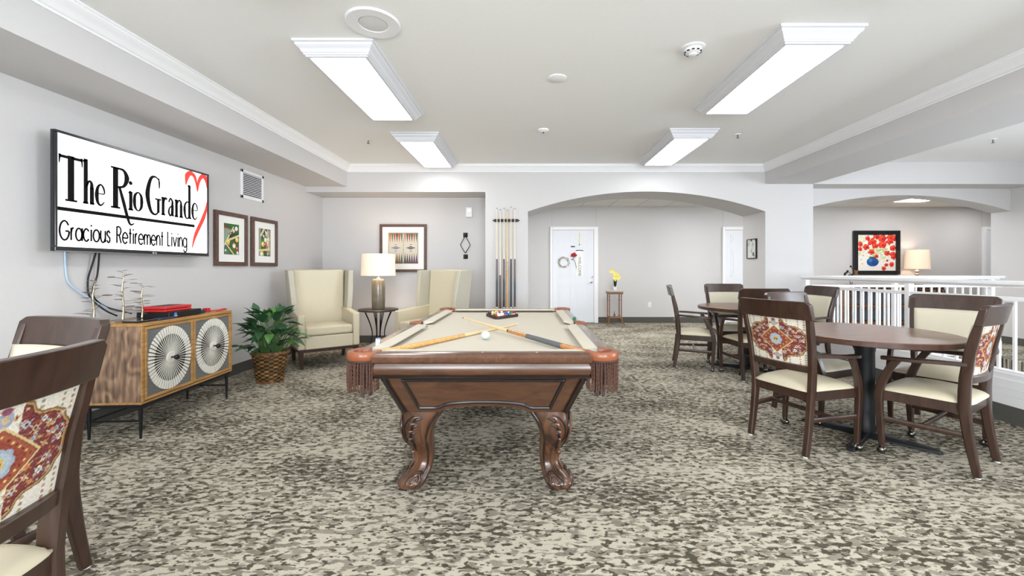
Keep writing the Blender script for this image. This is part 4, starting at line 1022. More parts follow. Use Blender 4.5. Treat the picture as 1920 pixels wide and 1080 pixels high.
def stand_cue(k, lab, kind):
    x = (-.285+cx_[k]); t = thing('pool_cue', lab, 'pool cue', (x, YB-.045, .5955), 0, 'pool cues in the wall rack')
    t.rotation_euler = (-.016, 0, 0)
    H = (1.50, 1.48, 1.50, 1.47, 1.52, 1.50)[k]
    mm = {'plum': ('buttplum', 'buttslate'), 'slate': ('buttslate', 'buttslate'), 'brown': ('buttbrown', 'buttslate')}
    if kind in mm:
        a, w_ = mm[kind]
        cue_parts(t, (('butt_cap', 'white', 0, .03, .0135, .0135), ('butt', a, .03, .13, .0145, .014), ('grip', w_, .13, .42, .014, .013), ('forearm', a, .42, .74, .013, .011), ('joint', 'ivory', .74, .77, .011, .0105),
                      ('shaft', 'shaftpale', .77, H-.02, .0095, .0055), ('tip', 'chalk', H-.02, H, .0055, .005)))
    elif kind == 'ash':
        cue_parts(t, (('butt', 'buttbrown', 0, .5, .0145, .012), ('shaft', 'shaftpale', .5, H-.02, .012, .0055), ('tip', 'chalk', H-.02, H, .0055, .005)))
    else:
        cue_parts(t, (('butt_cap', 'ivory', 0, .02, .014, .014), ('butt', 'buttlight', .02, .7, .0145, .0115), ('shaft', 'shaft', .7, H-.02, .0115, .0055), ('tip', 'chalk', H-.02, H, .0055, .005)))
for k, (lab, kd) in enumerate((('leftmost cue in the wall rack, plum and grey butt', 'plum'), ('cue in the rack with plain brown butt and no joint ring', 'ash'), ('third cue in the rack, plum butt beside the all wooden one', 'plum'),
                               ('all honey coloured wooden cue in the wall rack', 'honey'), ('slate grey butted cue, second from the right in the rack', 'slate'), ('rightmost cue in the rack, brown butt with grey grip', 'brown'))):
    stand_cue(k, lab, kd)

# ------------------------------------------------------------ pool table
PX, PY = -.216, 3.29
pool = thing('pool_table', 'carved brown pool table with tan cloth and fringed pockets', 'pool table', (PX, PY, 0))
HW, HL, ZT = .67, 1.21, .768
MB().box(-.585, .585, -1.115, 1.115, .69, .735).build('playing_surface', 'cloth', pool, smooth=0)
# rails: wood top with a rounded outer edge
def rail(p0, p1, nrm, name='rail'):
    P0, P1, N_ = Vector(p0), Vector(p1), Vector(nrm)
    prof = [(0, .722), (-.004, .732), (-.004, .75), (.004, .762), (.018, .768), (.066, .768), (.066, .722)]
    b = MB(); b.prism(prof, lambda u, v, t: tuple(P0+(P1-P0)*t+N_*u+Vector((0, 0, v))), 0, 1); r = b.build(name, 'railwood', pool, smooth=30)
    dots = MB(); L = (P1-P0).length; nd = 3
    for k in range(nd):
        c_ = P0+(P1-P0)*((k+1)/(nd+1))+N_*.038
        dots.lathe([(.0005, .7683), (.006, .7683), (.0005, .7688)], 12, c=(c_.x, c_.y))
    dots.build('rail_sights', 'ivory', r)
    q = P0+(P1-P0).normalized()*.0; e = (P1-P0).normalized()
    cu = MB(); a0, a1 = P0+e*.02, P1-e*.02; i0, i1 = P0+e*.055, P1-e*.055
    cp = [(.066, .767), (.142, .764), (.142, .757), (.066, .736)]
    vs = []
    for (A0, A1, I0, I1, s) in ((a0, a1, i0, i1, 0),):
        for u, v in cp:
            P_ = (I0 if u > .12 else A0)+N_*u+Vector((0, 0, v)); vs.append(tuple(P_))
        for u, v in cp:
            P_ = (I1 if u > .12 else A1)+N_*u+Vector((0, 0, v)); vs.append(tuple(P_))
    cu.add(vs, [(3, 2, 1, 0), (4, 5, 6, 7), (0, 1, 5, 4), (1, 2, 6, 5), (2, 3, 7, 6), (3, 0, 4, 7)]); cu.build('cushion', 'cloth', r, smooth=0)
rail((-.55, -HL, 0), (.55, -HL, 0), (0, 1, 0)); rail((.55, HL, 0), (-.55, HL, 0), (0, -1, 0))
for s in (-1, 1):
    rail((s*HW, -1.07, 0), (s*HW, -.06, 0), (-s, 0, 0)); rail((s*HW, .06, 0), (s*HW, 1.07, 0), (-s, 0, 0))
# frieze under the rails
def frieze(prof, name, m, inset=0):
    n = len(prof); vs = []
    for off, z in prof:
        x, y = HW-off, HL-off; vs += [(-x, -y, z), (x, -y, z), (x, y, z), (-x, y, z)]
    b = MB().add(vs, [(4*i+k, 4*i+(k+1) % 4, 4*(i+1)+(k+1) % 4, 4*(i+1)+k) for i in range(n-1) for k in range(4)]+[(3, 2, 1, 0), tuple(4*(n-1)+k for k in range(4))])
    return b.build(name, m, pool, smooth=30)
def frieze_seg(prof, name, m):      # frieze runs between the corner pockets: clipped corners
    n = len(prof); vs = []; cc_ = .115
    for off, z in prof:
        x, y = HW-off, HL-off; c_ = cc_-off*.0
        vs += [(-x+c_, -y, z), (x-c_, -y, z), (x, -y+c_, z), (x, y-c_, z), (x-c_, y, z), (-x+c_, y, z), (-x, y-c_, z), (-x, -y+c_, z)]
    b = MB().add(vs, [(8*i+k, 8*i+(k+1) % 8, 8*(i+1)+(k+1) % 8, 8*(i+1)+k) for i in range(n-1) for k in range(8)]+[tuple(range(7, -1, -1)), tuple(8*(n-1)+k for k in range(8))])
    return b.build(name, m, pool, smooth=30)
frieze_seg([(.02, .655), (.014, .664), (.010, .676), (.012, .70), (.022, .722)], 'apron_moulding', 'poolwood')
frieze_seg([(.03, .640), (.012, .641), (.010, .646), (.014, .650), (.012, .655), (.03, .657)], 'bead_moulding', 'pooldark')
frieze_seg([(.04, .716), (.012, .717), (.010, .722), (.03, .724)], 'upper_bead', 'pooldark')
# lower apron, four leaning boards with arched lower edge
def apron(face, half_t, half_b, dep_t, dep_b, arch0):
    zt_, zb_ = .642, .425
    def P(s, z, o=0.0):           # s: -1..1 of the half width at that height
        k = (zt_-z)/(zt_-zb_); h = half_t+(half_b-half_t)*k; d = dep_t+(dep_b-dep_t)*k+o
        if face == 'f': return (s*h, -d, z)
        if face == 'b': return (-s*h, d, z)
        if face == 'l': return (-d, -s*h, z)
        return (d, s*h, z)
    def zlow(s):
        a = abs(s)
        return zb_ if a > arch0 else zb_+.036*math.sqrt(max(0, 1-(a/arch0)**2))**.8
    n = 40; vs = []; fs = []
    for o in (0, -.03):
        for i in range(n+1): s = -1+2*i/n; vs += [P(s, zt_, o), P(s, zlow(s), o)]
    m = 2*(n+1)
    for i in range(n):
        a = 2*i; fs += [(a, a+1, a+3, a+2), (m+a, m+a+2, m+a+3, m+a+1), (a+1, m+a+1, m+a+3, a+3), (a, a+2, m+a+2, m+a)]
    fs += [(0, m, m+1, 1), (2*n, 2*n+1, m+2*n+1, m+2*n)]
    r = MB().add(vs, fs).build('lower_apron', 'poolwood', pool, smooth=25)
    g = MB(); e = .80 if face in 'fb' else .9
    pts = [P(-e, zt_-.028, .003), P(e, zt_-.028, .003)]
    low = [P(s_, zlow(s_)+.026, .003) for s_ in [e*.97-(2*e*.97)*i/30 for i in range(31)]]
    
    g.tube([pts[0], pts[1]], .0095, 8); g.tube([pts[1], low[0]], .0095, 8); g.tube(low, .0095, 8); g.tube([low[-1], pts[0]], .0095, 8)
    for q_ in (pts[0], pts[1], low[0], low[-1]): g.sphere(q_, .0098, 10, 8)
    g.build('panel_moulding', 'pooldark', r)
    g = MB()
    for e_ in (-.985, .985): MB().tube([P(e_, zt_, .002), P(e_, zb_, .002)], .013, 8).build('corner_bead', 'pooldark', r)
apron('f', .532, .436, 1.135, 1.055, .52); apron('b', .532, .436, 1.135, 1.055, .52)
apron('l', 1.135, 1.055, .532, .436, .75); apron('r', 1.135, 1.055, .532, .436, .75)
# carved legs
LG = [(.428, .338, .112, .0), (.40, .345, .108, 0), (.36, .362, .094, .0), (.31, .372, .083, .0), (.265, .368, .073, 0), (.225, .358, .063, 0), (.19, .349, .056, 0), (.16, .346, .052, 0), (.13, .348, .052, 0), (.10, .358, .058, 0),
      (.07, .383, .073, 0), (.045, .397, .077, 0), (.02, .402, .066, 0), (.0, .398, .040, 0)]
def pool_leg(sx_, sy_):
    b = MB(); vs = []; n = 24; rings = []
    hs = [q[0] for q in LG]; P = cr([(q[0], q[1], q[2]) for q in LG], 4)
    for p in P:
        z, c_, h = p.x, p.y, p.z; ring = []
        for k in range(n):
            a = 2*PI*k/n; e = .62
            ca, sa = math.cos(a), math.sin(a)
            ux = math.copysign(abs(ca)**e, ca)*h; uy = math.copysign(abs(sa)**e, sa)*h
            ring.append((sx_*(c_+ux), sy_*(c_+.60+uy), z))
        vs += ring
    m = len(P)
    fs = [(i*n+k, i*n+(k+1) % n, (i+1)*n+(k+1) % n, (i+1)*n+k) for i in range(m-1) for k in range(n)]+[tuple(range(n)), tuple((m-1)*n+k for k in range(n))]
    leg = b.add(vs, fs).build('leg', 'poolleg', pool, smooth=60)
    def surf(z):          # centre and half width at height z
        for q0, q1 in zip(LG[:-1], LG[1:]):
            if q1[0] <= z <= q0[0]:
                t = (q0[0]-z)/(q0[0]-q1[0]); return q0[1]+(q1[1]-q0[1])*t, q0[2]+(q1[2]-q0[2])*t
        return LG[-1][1], LG[-1][2]
    cvs = MB(); dk = MB()
    for face in ('y', 'x'):
        def S(u, z, o):    # u in -1..1 across the face (1 = outward), o = height above the surface
            c_, h = surf(z)
            if face == 'y': return (sx_*(c_+u*h), sy_*(c_+.60+h*(1-.12*abs(u)**2.5)+o), z)
            return (sx_*(c_+h*(1-.12*abs(u)**2.5)+o), sy_*(c_+.60+u*h), z)
        for (u0, z0, u1, z1, u2, z2, r) in ((.0, .395, .35, .375, .55, .33, .010), (.05, .36, .42, .34, .58, .30, .011), (.15, .32, .45, .30, .55, .26, .010), (.3, .28, .5, .25, .5, .22, .009)):
            cvs.tube(cr([S(u0-.1, z0, .001), S((u0+u1)/2+.05, (z0+z1)/2+.012, .006), S(u1, z1, .006), S(u2, z2, .0)]), interp([.002, r, r, .002]), 8)
            dk.tube(cr([S(u0-.2, z0-.006, -.001), S((u0+u1)/2-.08, (z0+z1)/2-.004, .001), S(u1-.14, z1-.012, .001), S(u2-.12, z2-.004, -.001)]), interp([.002, .007, .007, .003]), 6)
        dk.tube(cr([S(-.15, .39, -.002), S(.3, .405, .0), S(.68, .36, .0), S(.75, .30, .0), S(.6, .24, .0), S(.4, .2, -.002)]), .0045, 6)
        # inner edge bead
        dk.tube(cr([S(-.80, .425, .0), S(-.72, .36, .0), S(-.66, .28, .0), S(-.62, .2, .0), S(-.6, .12, .0), S(-.62, .07, -.002)]), .006, 6)
        # foot leaf and scroll
        for u in (.15, .38, .62):
            cvs.tube(cr([S(.05+u*.3, .18, .0), S(u*.6+.05, .135, .003), S(u, .095, .001)]), interp([.002, .006, .003]), 6)
        c0, h0 = surf(.066); A_ = lambda k, rr: S(-.12+rr*math.cos(-k)/h0, .060+rr*math.sin(-k), .003)
        cvs.tube([A_(PI*.9+k*.42, .030-.0013*k) for k in range(20)], [.0052]*20, 8)
        dk.tube([A_(PI*.9+k*.42, .0235-.0011*k) for k in range(16)], [.003]*16, 6)
        dk.tube([A_(PI*.7+k*.42, .037) for k in range(12)], [.0035]*12, 6)
    c_, h = surf(.19)
    cvs.sphere((sx_*(c_+h*.9), sy_*(c_+.6+h*.9), .19), .014, 10, 8)
    cvs.build('leaf_carving', 'poolleg', leg); dk.build('glazed_groove', 'pooldark', leg)
for sx_ in (-1, 1):
    for sy_ in (-1, 1): pool_leg(sx_, sy_)
MB().box(-.40, .40, -.95, .95, .43, .64).build('cabinet_core', 'pooldark', pool, smooth=0)
# pockets
random.seed(9)
def pocket(px, py, corner):
    if corner: sx_, sy_ = (1 if px > 0 else -1), (1 if py > 0 else -1); base = math.atan2(sy_, sx_); span = 2.45; R = .068; cx0, cy0 = sx_*(HW-.064), sy_*(HL-.064)
    else: sx_ = 1 if px > 0 else -1; base = 0 if sx_ > 0 else PI; span = 1.55; R = .062; cx0, cy0 = sx_*(HW-.058), 0
    n = 28; pts = [(cx0+R*math.cos(base-span/1+2*span*i/n*1.0), cy0+R*math.sin(base-span/1+2*span*i/n), .752) for i in range(n+1)]
    pk = MB().tube(pts, [(.018, .024)]*len(pts), up=(0, 0, 1), prof=[(math.copysign(abs(math.cos(a))**.6, math.cos(a)), math.copysign(abs(math.sin(a))**.6, math.sin(a))) for a in [2*PI*k/12 for k in range(12)]]).build('pocket', 'leather', pool)
    MB().lathe([(.001, .7358), (.052, .7358), (.052, .7364), (.001, .7364)], 24, c=(cx0*.985, cy0*.99)).build('pocket_shade_disc', 'fringedark', pk, smooth=0)  # flat dark disc over the cloth, painted for the shade in the pocket
    MB().lathe([(.03, .60), (.05, .62), (.058, .70), (.056, .73), (.02, .73)], 20, c=(cx0, cy0)).build('pocket_bag', 'fringedark', pk)
    fr = MB(); ns = 26 if corner else 14; sp2 = span*.86
    L0_ = .155
    for i in range(ns):
        a = base-sp2+2*sp2*i/(ns-1); rr = R+.012
        x, y = cx0+rr*math.cos(a), cy0+rr*math.sin(a); L = L0_+random.uniform(-.006, .006); ph = random.random()*6
        sw_ = random.uniform(-.004, .004)
        for str_ in (0, PI):
            p_ = [(x+.0028*math.cos(ph+str_+j*.9)+sw_*math.sin(j*.12), y+.0028*math.sin(ph+str_+j*.9), .735-L*j/26) for j in range(27)]
            fr.tube(p_, .0028, 5)
    fo = fr.build('fringe', 'fringe', pk, smooth=60)
    MB().tube([(cx0+(R+.012)*math.cos(base-span*.9+2*span*.9*i/24), cy0+(R+.012)*math.sin(base-span*.9+2*span*.9*i/24), .728) for i in range(25)], [(.008, .006)]*25, up=(0, 0, 1)).build('fringe_band', 'fringedark', pk)
    # short leather tassel under the bag
    ts = MB()
    for i in range(9):
        a = i*.7; ts.tube([(cx0-sx_*.01+.012*math.cos(a), cy0+.012*math.sin(a), .615), (cx0-sx_*.01+.024*math.cos(a), cy0+.024*math.sin(a), .545+.01*math.sin(i*2))], [.005, .006], 5)
    ts.build('tassel', 'fringedark', pk)
for sx_ in (-1, 1):
    for sy_ in (-1, 0, 1): pocket(sx_*HW, sy_*HL, sy_ != 0)

# things on the table
def lying_cue(label, tip, butt, segs):
    T, Bt = Vector(tip), Vector(butt); d = (T-Bt); L = d.length
    t = thing('pool_cue', label, 'pool cue', tuple(Bt)); t.rotation_mode = 'QUATERNION'; t.rotation_quaternion = d.to_track_quat('Z', 'Y')
    cue_parts(t, [(a, m, z0*L, z1*L, r0, r1) for a, m, z0, z1, r0, r1 in segs], 16)
BZ = .735
lying_cue('all maple pool cue lying beneath the other on the pool table cloth', (-.062, 3.39, BZ+.007), (-.752, 2.175, .7545),
          (('butt', 'buttlight', 0, .34, .0165, .0135), ('forearm', 'buttlight', .34, .5, .0135, .0115), ('shaft', 'shaft', .5, .985, .0115, .006), ('tip', 'ivory', .985, 1, .006, .0055)))
lying_cue('pool cue with grey wrapped grip lying across the plain one on the cloth', (-.515, 3.46, BZ+.05), (.305, 2.185, .7545),
          (('butt', 'butt', 0, .12, .0165, .016), ('wrap', 'wrap', .12, .36, .016, .0145), ('forearm', 'butt', .36, .505, .0145, .0125), ('joint', 'fringedark', .505, .515, .0122, .012), ('shaft', 'shaft', .515, .985, .0118, .006), ('tip', 'leather', .985, 1, .006, .0055)))
tag(MB().sphere((-.256, 2.69, BZ+.0285), .0285, 32, 20).build('cue_ball', mat('cue_ball', (196, 206, 203), .15, coat=.4)), 'white cue ball in front of the crossed cues', 'ball')
RC = Vector((-.232, 3.93, 0)); RR = .205
va = [math.radians(a) for a in (-98, 22, 142)]
outer = [RC+Vector((RR*math.cos(a), RR*math.sin(a), 0)) for a in va]
def tri_round(s, n=5, rad=.03):
    out = []
    for a in va:
        cc = RC+Vector((math.cos(a), math.sin(a), 0))*(RR*s-2*rad*s)
        for k in range(n+1):
            b_ = a-PI/3+2*PI/3*k/n; out.append(cc+Vector((math.cos(b_), math.sin(b_), 0))*rad*s)
    return out
o1, i1 = tri_round(1.0), tri_round(.90); n = len(o1)
vs = [(p.x, p.y, z) for z, ring in ((BZ, o1), (BZ+.028, o1), (BZ+.028, i1), (BZ, i1)) for p in ring]
fs = [(i*n+k, i*n+(k+1) % n, ((i+1) % 4)*n+(k+1) % n, ((i+1) % 4)*n+k) for i in range(4) for k in range(n)]
tag(MB().add(vs, fs).build('ball_rack', 'fringedark', smooth=50, bevel=.002), 'dark triangular rack at the far end of the pool table', 'rack')
bc = {'yellow': (240, 196, 30), 'blue': (24, 70, 160), 'red': (204, 32, 44), 'purple': (56, 32, 90), 'orange': (242, 130, 40), 'green': (16, 100, 66), 'maroon': (120, 26, 40), 'black': (20, 20, 22)}
for q, v in bc.items(): M['ball_'+q] = mat('ball_'+q, v, .12, coat=.5)
M['ballwhite'] = mat('ball_white', (236, 232, 220), .12, coat=.5)
u_ = (outer[1]-outer[0]).normalized(); v_ = (outer[2]-outer[0]).normalized()
br = .0275; start = RC+Vector((math.cos(va[0]), math.sin(va[0]), 0))*(4*br*1.1547+.000)
order = [('red', 1, 'front'), ('orange', 1, ''), ('green', 0, ''), ('blue', 0, ''), ('black', 0, ''), ('yellow', 0, ''), ('green', 1, ''), ('maroon', 0, ''), ('orange', 0, ''), ('purple', 1, ''), ('maroon', 1, ''), ('red', 0, ''), ('blue', 1, ''), ('yellow', 1, ''), ('purple', 0, '')]
idx = 0
for row in range(5):
    for k in range(row+1):
        p = start+u_*(2*br*(row-k))+v_*(2*br*k); q, stripe, _ = order[idx]
        w_ = ['in the front corner', 'in the second row', 'in the middle row', 'in the fourth row', 'in the back row'][row]
        lab = ('striped %s and white' % q if stripe else 'solid %s' % q)+' pool ball %s of the triangle rack' % w_
        t = thing('pool_ball', lab, 'ball', (p.x, p.y, BZ+br), 0, 'racked pool balls')
        t.rotation_euler = (random.uniform(-1, 1), random.uniform(-1, 1), random.random()*6)
        if stripe:
            s = MB().sphere((0, 0, 0), br, 20, 14); s.build('ball_body', 'ballwhite', t)
            pr_ = [((br+.0003)*math.cos(e), (br+.0003)*math.sin(e)) for e in [(-.55+1.1*i/8) for i in range(9)]]
            MB().lathe(pr_, 24).build('stripe_band', 'ball_'+q, t)
        else:
            MB().sphere((0, 0, 0), br, 20, 14).build('ball_body', 'ball_'+q, t)
            d_ = MB().lathe([(.0005, br*.93), (br*.36, br*.94), (.0005, br*1.004)], 16); d_.build('number_spot', 'ballwhite', t)
        idx += 1
ck = thing('chalk_cube', 'small blue grey chalk cube on the near left rail of the pool table', 'chalk', (-.838, 2.385, .768), .2)
MB().box(-.013, .013, -.013, .013, 0, .024).build('wrapper', 'steel', ck, smooth=0, bevel=.001)
MB().box(-.012, .012, -.012, .012, .0235, .028).build('chalk_top', 'chalk', ck, smooth=0)
ck = thing('chalk_cube', 'small green chalk cube on the right rail near the side pocket', 'chalk', (.41, 3.50, .768), .1)
MB().box(-.012, .012, -.012, .012, 0, .014).build('wrapper', 'green', ck, smooth=0, bevel=.001)
MB().box(-.011, .011, -.011, .011, .0135, .018).build('chalk_top', 'green', ck, smooth=0)

# ------------------------------------------------------------ dining chairs
def fabric():
    random.seed(31); c = Canvas(190, 140, (222, 214, 196)); asp = .74
    rnd = random.Random(2)
    def sx4(pts):   # mirror quarter outline
        return [(.5+x, .5+y) for x, y in pts]+[(.5-x, .5+y) for x, y in reversed(pts)]+[(.5-x, .5-y) for x, y in pts]+[(.5+x, .5-y) for x, y in reversed(pts)]
    for k in range(140): c.line((0, k/140), (1, k/140), .0012, (214, 205, 186) if k % 2 else (228, 221, 205))
    # hanging bead motifs in the cream corners
    for x in (.05, .13, .29, .71, .87, .95):
        for s in (0, 1):
            for j in range(5):
                y = .985-.052*j if s == 0 else .015+.052*j
                c.ell(x, y, .012 if j % 2 else .017, .016, rnd.choice([(176, 116, 92), (166, 150, 108), (190, 146, 104), (140, 142, 112)]))
    q = [(.492, .0), (.492, .15), (.44, .21), (.42, .28), (.33, .335), (.22, .35), (.175, .39), (.155, .46), (.10, .495)]
    o1_ = sx4(list(reversed(q))); c.poly(o1_, (140, 104, 62))
    sc = lambda f, g: [(.5+(x-.5)*f, .5+(y-.5)*g) for x, y in o1_]
    c.poly(sc(.965, .955), (196, 150, 86)); c.poly(sc(.94, .925), (110, 52, 44)); c.poly(sc(.915, .89), (128, 56, 54))
    red = np.all(c.a == (128, 56, 54), 2)
    # woven streaks inside the red field
    for k in range(900):
        x, y = rnd.random(), rnd.random(); i, j = int(x*189), int((1-y)*139)
        if red[j, i]:
            wd = rnd.uniform(.01, .03)
            ii0, ii1 = int(max(0, (x-wd)*189)), int(min(189, (x+wd)*189)); cl = rnd.choice([(146, 72, 58), (104, 44, 50), (164, 96, 70), (112, 48, 48), (134, 66, 72)])
            seg = c.a[j, ii0:ii1]; seg[red[j, ii0:ii1]] = cl
    cols3 = [(198, 160, 96), (146, 160, 176), (214, 190, 140), (206, 120, 66), (170, 180, 186), (190, 144, 84), (228, 214, 186)]
    for (mx_, my_) in ((.12, .0), (.2, .12), (.2, -.12), (.3, .2), (.3, -.2), (.3, .03), (.37, .12), (.37, -.12), (.42, .03), (.25, .27), (.25, -.27), (.06, .36), (.06, -.36), (.0, .42), (.0, -.42), (.13, .27), (.13, -.27), (.38, .24), (.38, -.24), (.46, .10), (.46, -.10), (.09, .29), (.09, -.29), (.20, .21), (.20, -.21), (.33, .11), (.33, -.11)):
        for sg in ((1, -1) if mx_ else (1,)):
            x, y = .5+sg*mx_, .5+my_; cl = rnd.choice(cols3); s = rnd.uniform(.018, .03)
            c.poly([(x-s, y), (x, y+s/asp), (x+s, y), (x, y-s/asp)], cl)
            c.line((x-s*1.3, y-s), (x+s*1.3, y+s), .004, rnd.choice(cols3)); c.line((x-s*1.3, y+s), (x+s*1.3, y-s), .004, rnd.choice(cols3))
            c.ell(x, y, s*.4, s*.5, rnd.choice([(130, 44, 46), (206, 120, 66), (120, 138, 160)]))
    for k in range(150):
        x, y = rnd.uniform(.06, .94), rnd.uniform(.08, .92); i, j = int(x*189), int((1-y)*139)
        if red[j, i] and abs(x-.5)+abs(y-.5)/1.12 > .31:
            q1, q2 = rnd.choice(cols3), rnd.uniform(.006, .013)
            c.line((x-q2, y-q2), (x+q2, y+q2), .0035, q1); c.line((x-q2, y+q2), (x+q2, y-q2), .0035, q1)
    # blue-grey palmettes above and below the diamond
    for sg in (1, -1): c.ell(.5, .5+sg*.37, .045, .07, (152, 156, 172)); c.ell(.5, .5+sg*.37, .02, .035, (196, 168, 120)); c.ell(.5, .5+sg*.44, .03, .03, (150, 76, 96))
    dm = lambda r: [(.5-r, .5), (.5, .5+r*1.12), (.5+r, .5), (.5, .5-r*1.12)]
    c.poly(dm(.285), (214, 182, 120)); c.poly(dm(.262), (140, 66, 46)); c.poly(dm(.25), (170, 84, 54)); c.poly(dm(.19), (152, 66, 48))
    for k in range(28):
        a = k/28*2*PI; r = .21/(abs(math.cos(a))+abs(math.sin(a))/1.12); c.ell(.5+r*math.cos(a), .5+r*math.sin(a), .009, .012, (226, 186, 110) if k % 2 else (120, 50, 40))
    for k in range(8): a = k/8*2*PI; c.ell(.5+.07*math.cos(a), .5+.085*math.sin(a), .042, .052, (150, 166, 182))
    c.ell(.5, .5, .085, .105, (166, 180, 190)); c.ell(.5, .5, .05, .065, (206, 178, 96)); c.ell(.5, .5, .028, .036, (176, 152, 110)); c.ell(.48, .5, .012, .018, (120, 60, 50)); c.ell(.52, .5, .012, .018, (120, 60, 50))
    g_ = c.a.mean(2, keepdims=True); c.a = g_+(c.a-g_)*.80
    nz = np.random.RandomState(1).uniform(-16, 16, c.a.shape[:2])[:, :, None]; c.a = np.clip(c.a+nz, 0, 255)
    return c
FAB = fabric()
def stile_y(z):            # centre of the rear stile at height z
    P_ = [(-.215, 0), (-.188, .15), (-.168, .30), (-.160, .42), (-.168, .56), (-.190, .72), (-.222, .86), (-.252, .985)]
    for (y0, z0), (y1, z1) in zip(P_[:-1], P_[1:]):
        if z <= z1: return y0+(y1-y0)*(z-z0)/(z1-z0)
    return P_[-1][0]
def stile_x(z): return .198+.040*max(0, (z-.35)/.63)
def bow(x, hw, d=.035): return -d*(1-(x/hw)**2)
def make_chair(label, loc, rz):
    t = thing('dining_armchair', label, 'chair', loc, rz, 'dark wood dining armchairs')
    for s in (-1, 1):
        zs = [0.008, .08, .16, .24, .32, .40, .48, .56, .64, .72, .80, .88, .95]
        pts = [(s*stile_x(z), stile_y(z), z) for z in zs]
        lg = MB().bar(pts, [.036]*13, [.034, .038, .042, .046, .05, .052, .054, .052, .050, .048, .044, .034, .026], up=(0, 1, 0)).build('leg', 'chairwood', t, smooth=35)
        MB().lathe([(.001, 0), (.014, 0), (.013, .010), (.001, .010)], 12, c=(s*stile_x(0), stile_y(0))).build('foot_glide', 'glide', lg)
        fp = cr([(s*.25, .205, .052), (s*.25, .213, .20), (s*.252, .220, .36), (s*.256, .205, .45), (s*.262, .165, .55), (s*.262, .125, .618)], 4)
        wz = interp([.030, .036, .044, .046, .040, .040], 4)
        fl = MB().bar([tuple(p) for p in fp], interp([.028, .032, .038, .034, .030, .034], 4), wz, up=(0, 1, 0)).build('leg', 'chairwood', t, smooth=35)
        cs = MB().sphere((s*.25-.008, .205, .024), .024, 16, 10).sphere((s*.25+.012, .205, .024), .022, 16, 10)
        ca_ = cs.build('caster', 'chrome', fl)
        MB().lathe([(.001, .045), (.014, .045), (.012, .06), (.001, .06)], 12, c=(s*.25, .205)).build('caster_stem', 'chrome', ca_)
        arm = cr([(s*.222, stile_y(.63)-.0, .640), (s*.245, -.06, .636), (s*.266, .06, .628), (s*.268, .15, .624), (s*.262, .20, .620)], 4)
        MB().bar([tuple(p) for p in arm], interp([.026, .034, .046, .05, .036], 4), .024).build('armrest', 'chairwood', t, smooth=35)
        MB().bar([(s*.195, -.17, .225), (s*.246, .20, .225)], .02, .03).build('stretcher', 'chairwood', t, smooth=35)
    MB().bar([(-.222, .02, .228), (.222, .02, .228)], .02, .026).build('stretcher', 'chairwood', t, smooth=35)
    # top rail and lower rail, bowed backwards
    def bowrail(name, z0, z1, hw, th, ends=False):
        b = MB(); n = 20; vs = []
        for i in range(n+1):
            x = -hw+2*hw*i/n; e = 0
            if ends: q = min(1, (hw-abs(x))/.03); e = (1-math.sqrt(max(0, 1-(1-q)**2)))*.02
            for z in (z0, z1-e):
                y = stile_y(min(z, .98))+bow(x, hw)
                vs += [(x, y-th/2, z), (x, y+th/2, z)]
        fs = []
        for i in range(n):
            a = 4*i; c_ = a+4
            fs += [(a, c_, c_+2, a+2), (a+1, a+3, c_+3, c_+1), (a+2, c_+2, c_+3, a+3), (a, a+1, c_+1, c_)]
        fs += [(0, 2, 3, 1), (4*n, 4*n+1, 4*n+3, 4*n+2)]
        b.add(vs, fs); return b.build(name, 'chairwood', t, smooth=35, bevel=.004)
    bowrail('top_rail', .868, .985, .257, .034, True)
    bowrail('lower_back_rail', .528, .572, .212, .03)
    # back panel: woven pattern outside, cream pad inside
    zb0, zb1 = .572, .870
    def fn(u, v):
        z = zb0+(zb1-zb0)*v; hw = stile_x(z)-.014; x = hw-2*hw*u
        return (x, stile_y(z)+bow(x, .24)*.8+.002-.004*math.sin(PI*v)*math.sin(PI*u), z)
    FABo = FAB.grid('patterned_back', lambda u, v: fn(1-u, v), 'fabricprint', t) if False else FAB.grid('patterned_back', fn, 'fabricprint', t)
    b = MB(); nx, nz_ = 16, 10; vs = []
    for j in range(nz_+1):
        for i in range(nx+1):
            u, v = i/nx, j/nz_; z = zb0+(zb1-zb0)*v; hw = stile_x(z)-.014; x = -hw+2*hw*u
            vs.append((x, stile_y(z)+bow(x, .24)*.8+.022+.010*(min(1, 6*u*(1-u))*min(1, 6*v*(1-v))), z))
    m_ = len(vs); vs += [(v[0], v[1]-.022, v[2]) for v in vs[:m_]] if False else []
    fs = [(j*(nx+1)+i, j*(nx+1)+i+1, (j+1)*(nx+1)+i+1, (j+1)*(nx+1)+i) for j in range(nz_) for i in range(nx)]
    bk = b.add(vs, fs).build('backrest', 'creamb', t, smooth=60, recalc=False)
    so = bk.modifiers.new('solid', 'SOLIDIFY'); so.thickness = .014; so.offset = -1
    # welt round the inner pad
    edge = [(x, z) for x, z in ((-1, 0), (1, 0), (1, 1), (-1, 1), (-1, 0))]
    wp = []
    for (a, b0), (c_, d0) in zip(edge[:-1], edge[1:]):
        for k in range(8):
            u, v = a+(c_-a)*k/8, b0+(d0-b0)*k/8; z = zb0+.006+(zb1-zb0-.012)*v; x = u*(stile_x(z)-.022)
            wp.append((x, stile_y(z)+bow(x, .24)*.8+.026, z))
    wp.append(wp[0]); MB().tube(wp, .003, 6).build('welt', 'creamb', bk)
    # seat frame and cushion
    fr = MB(); q = .022
    F1, R1 = .250, .196
    fr.hexa([(-R1, -.165, .345), (-R1+q, -.165, .345), (-F1+q, .215, .345), (-F1, .215, .345)], [(-R1, -.165, .408), (-R1+q, -.165, .408), (-F1+q, .215, .408), (-F1, .215, .408)])
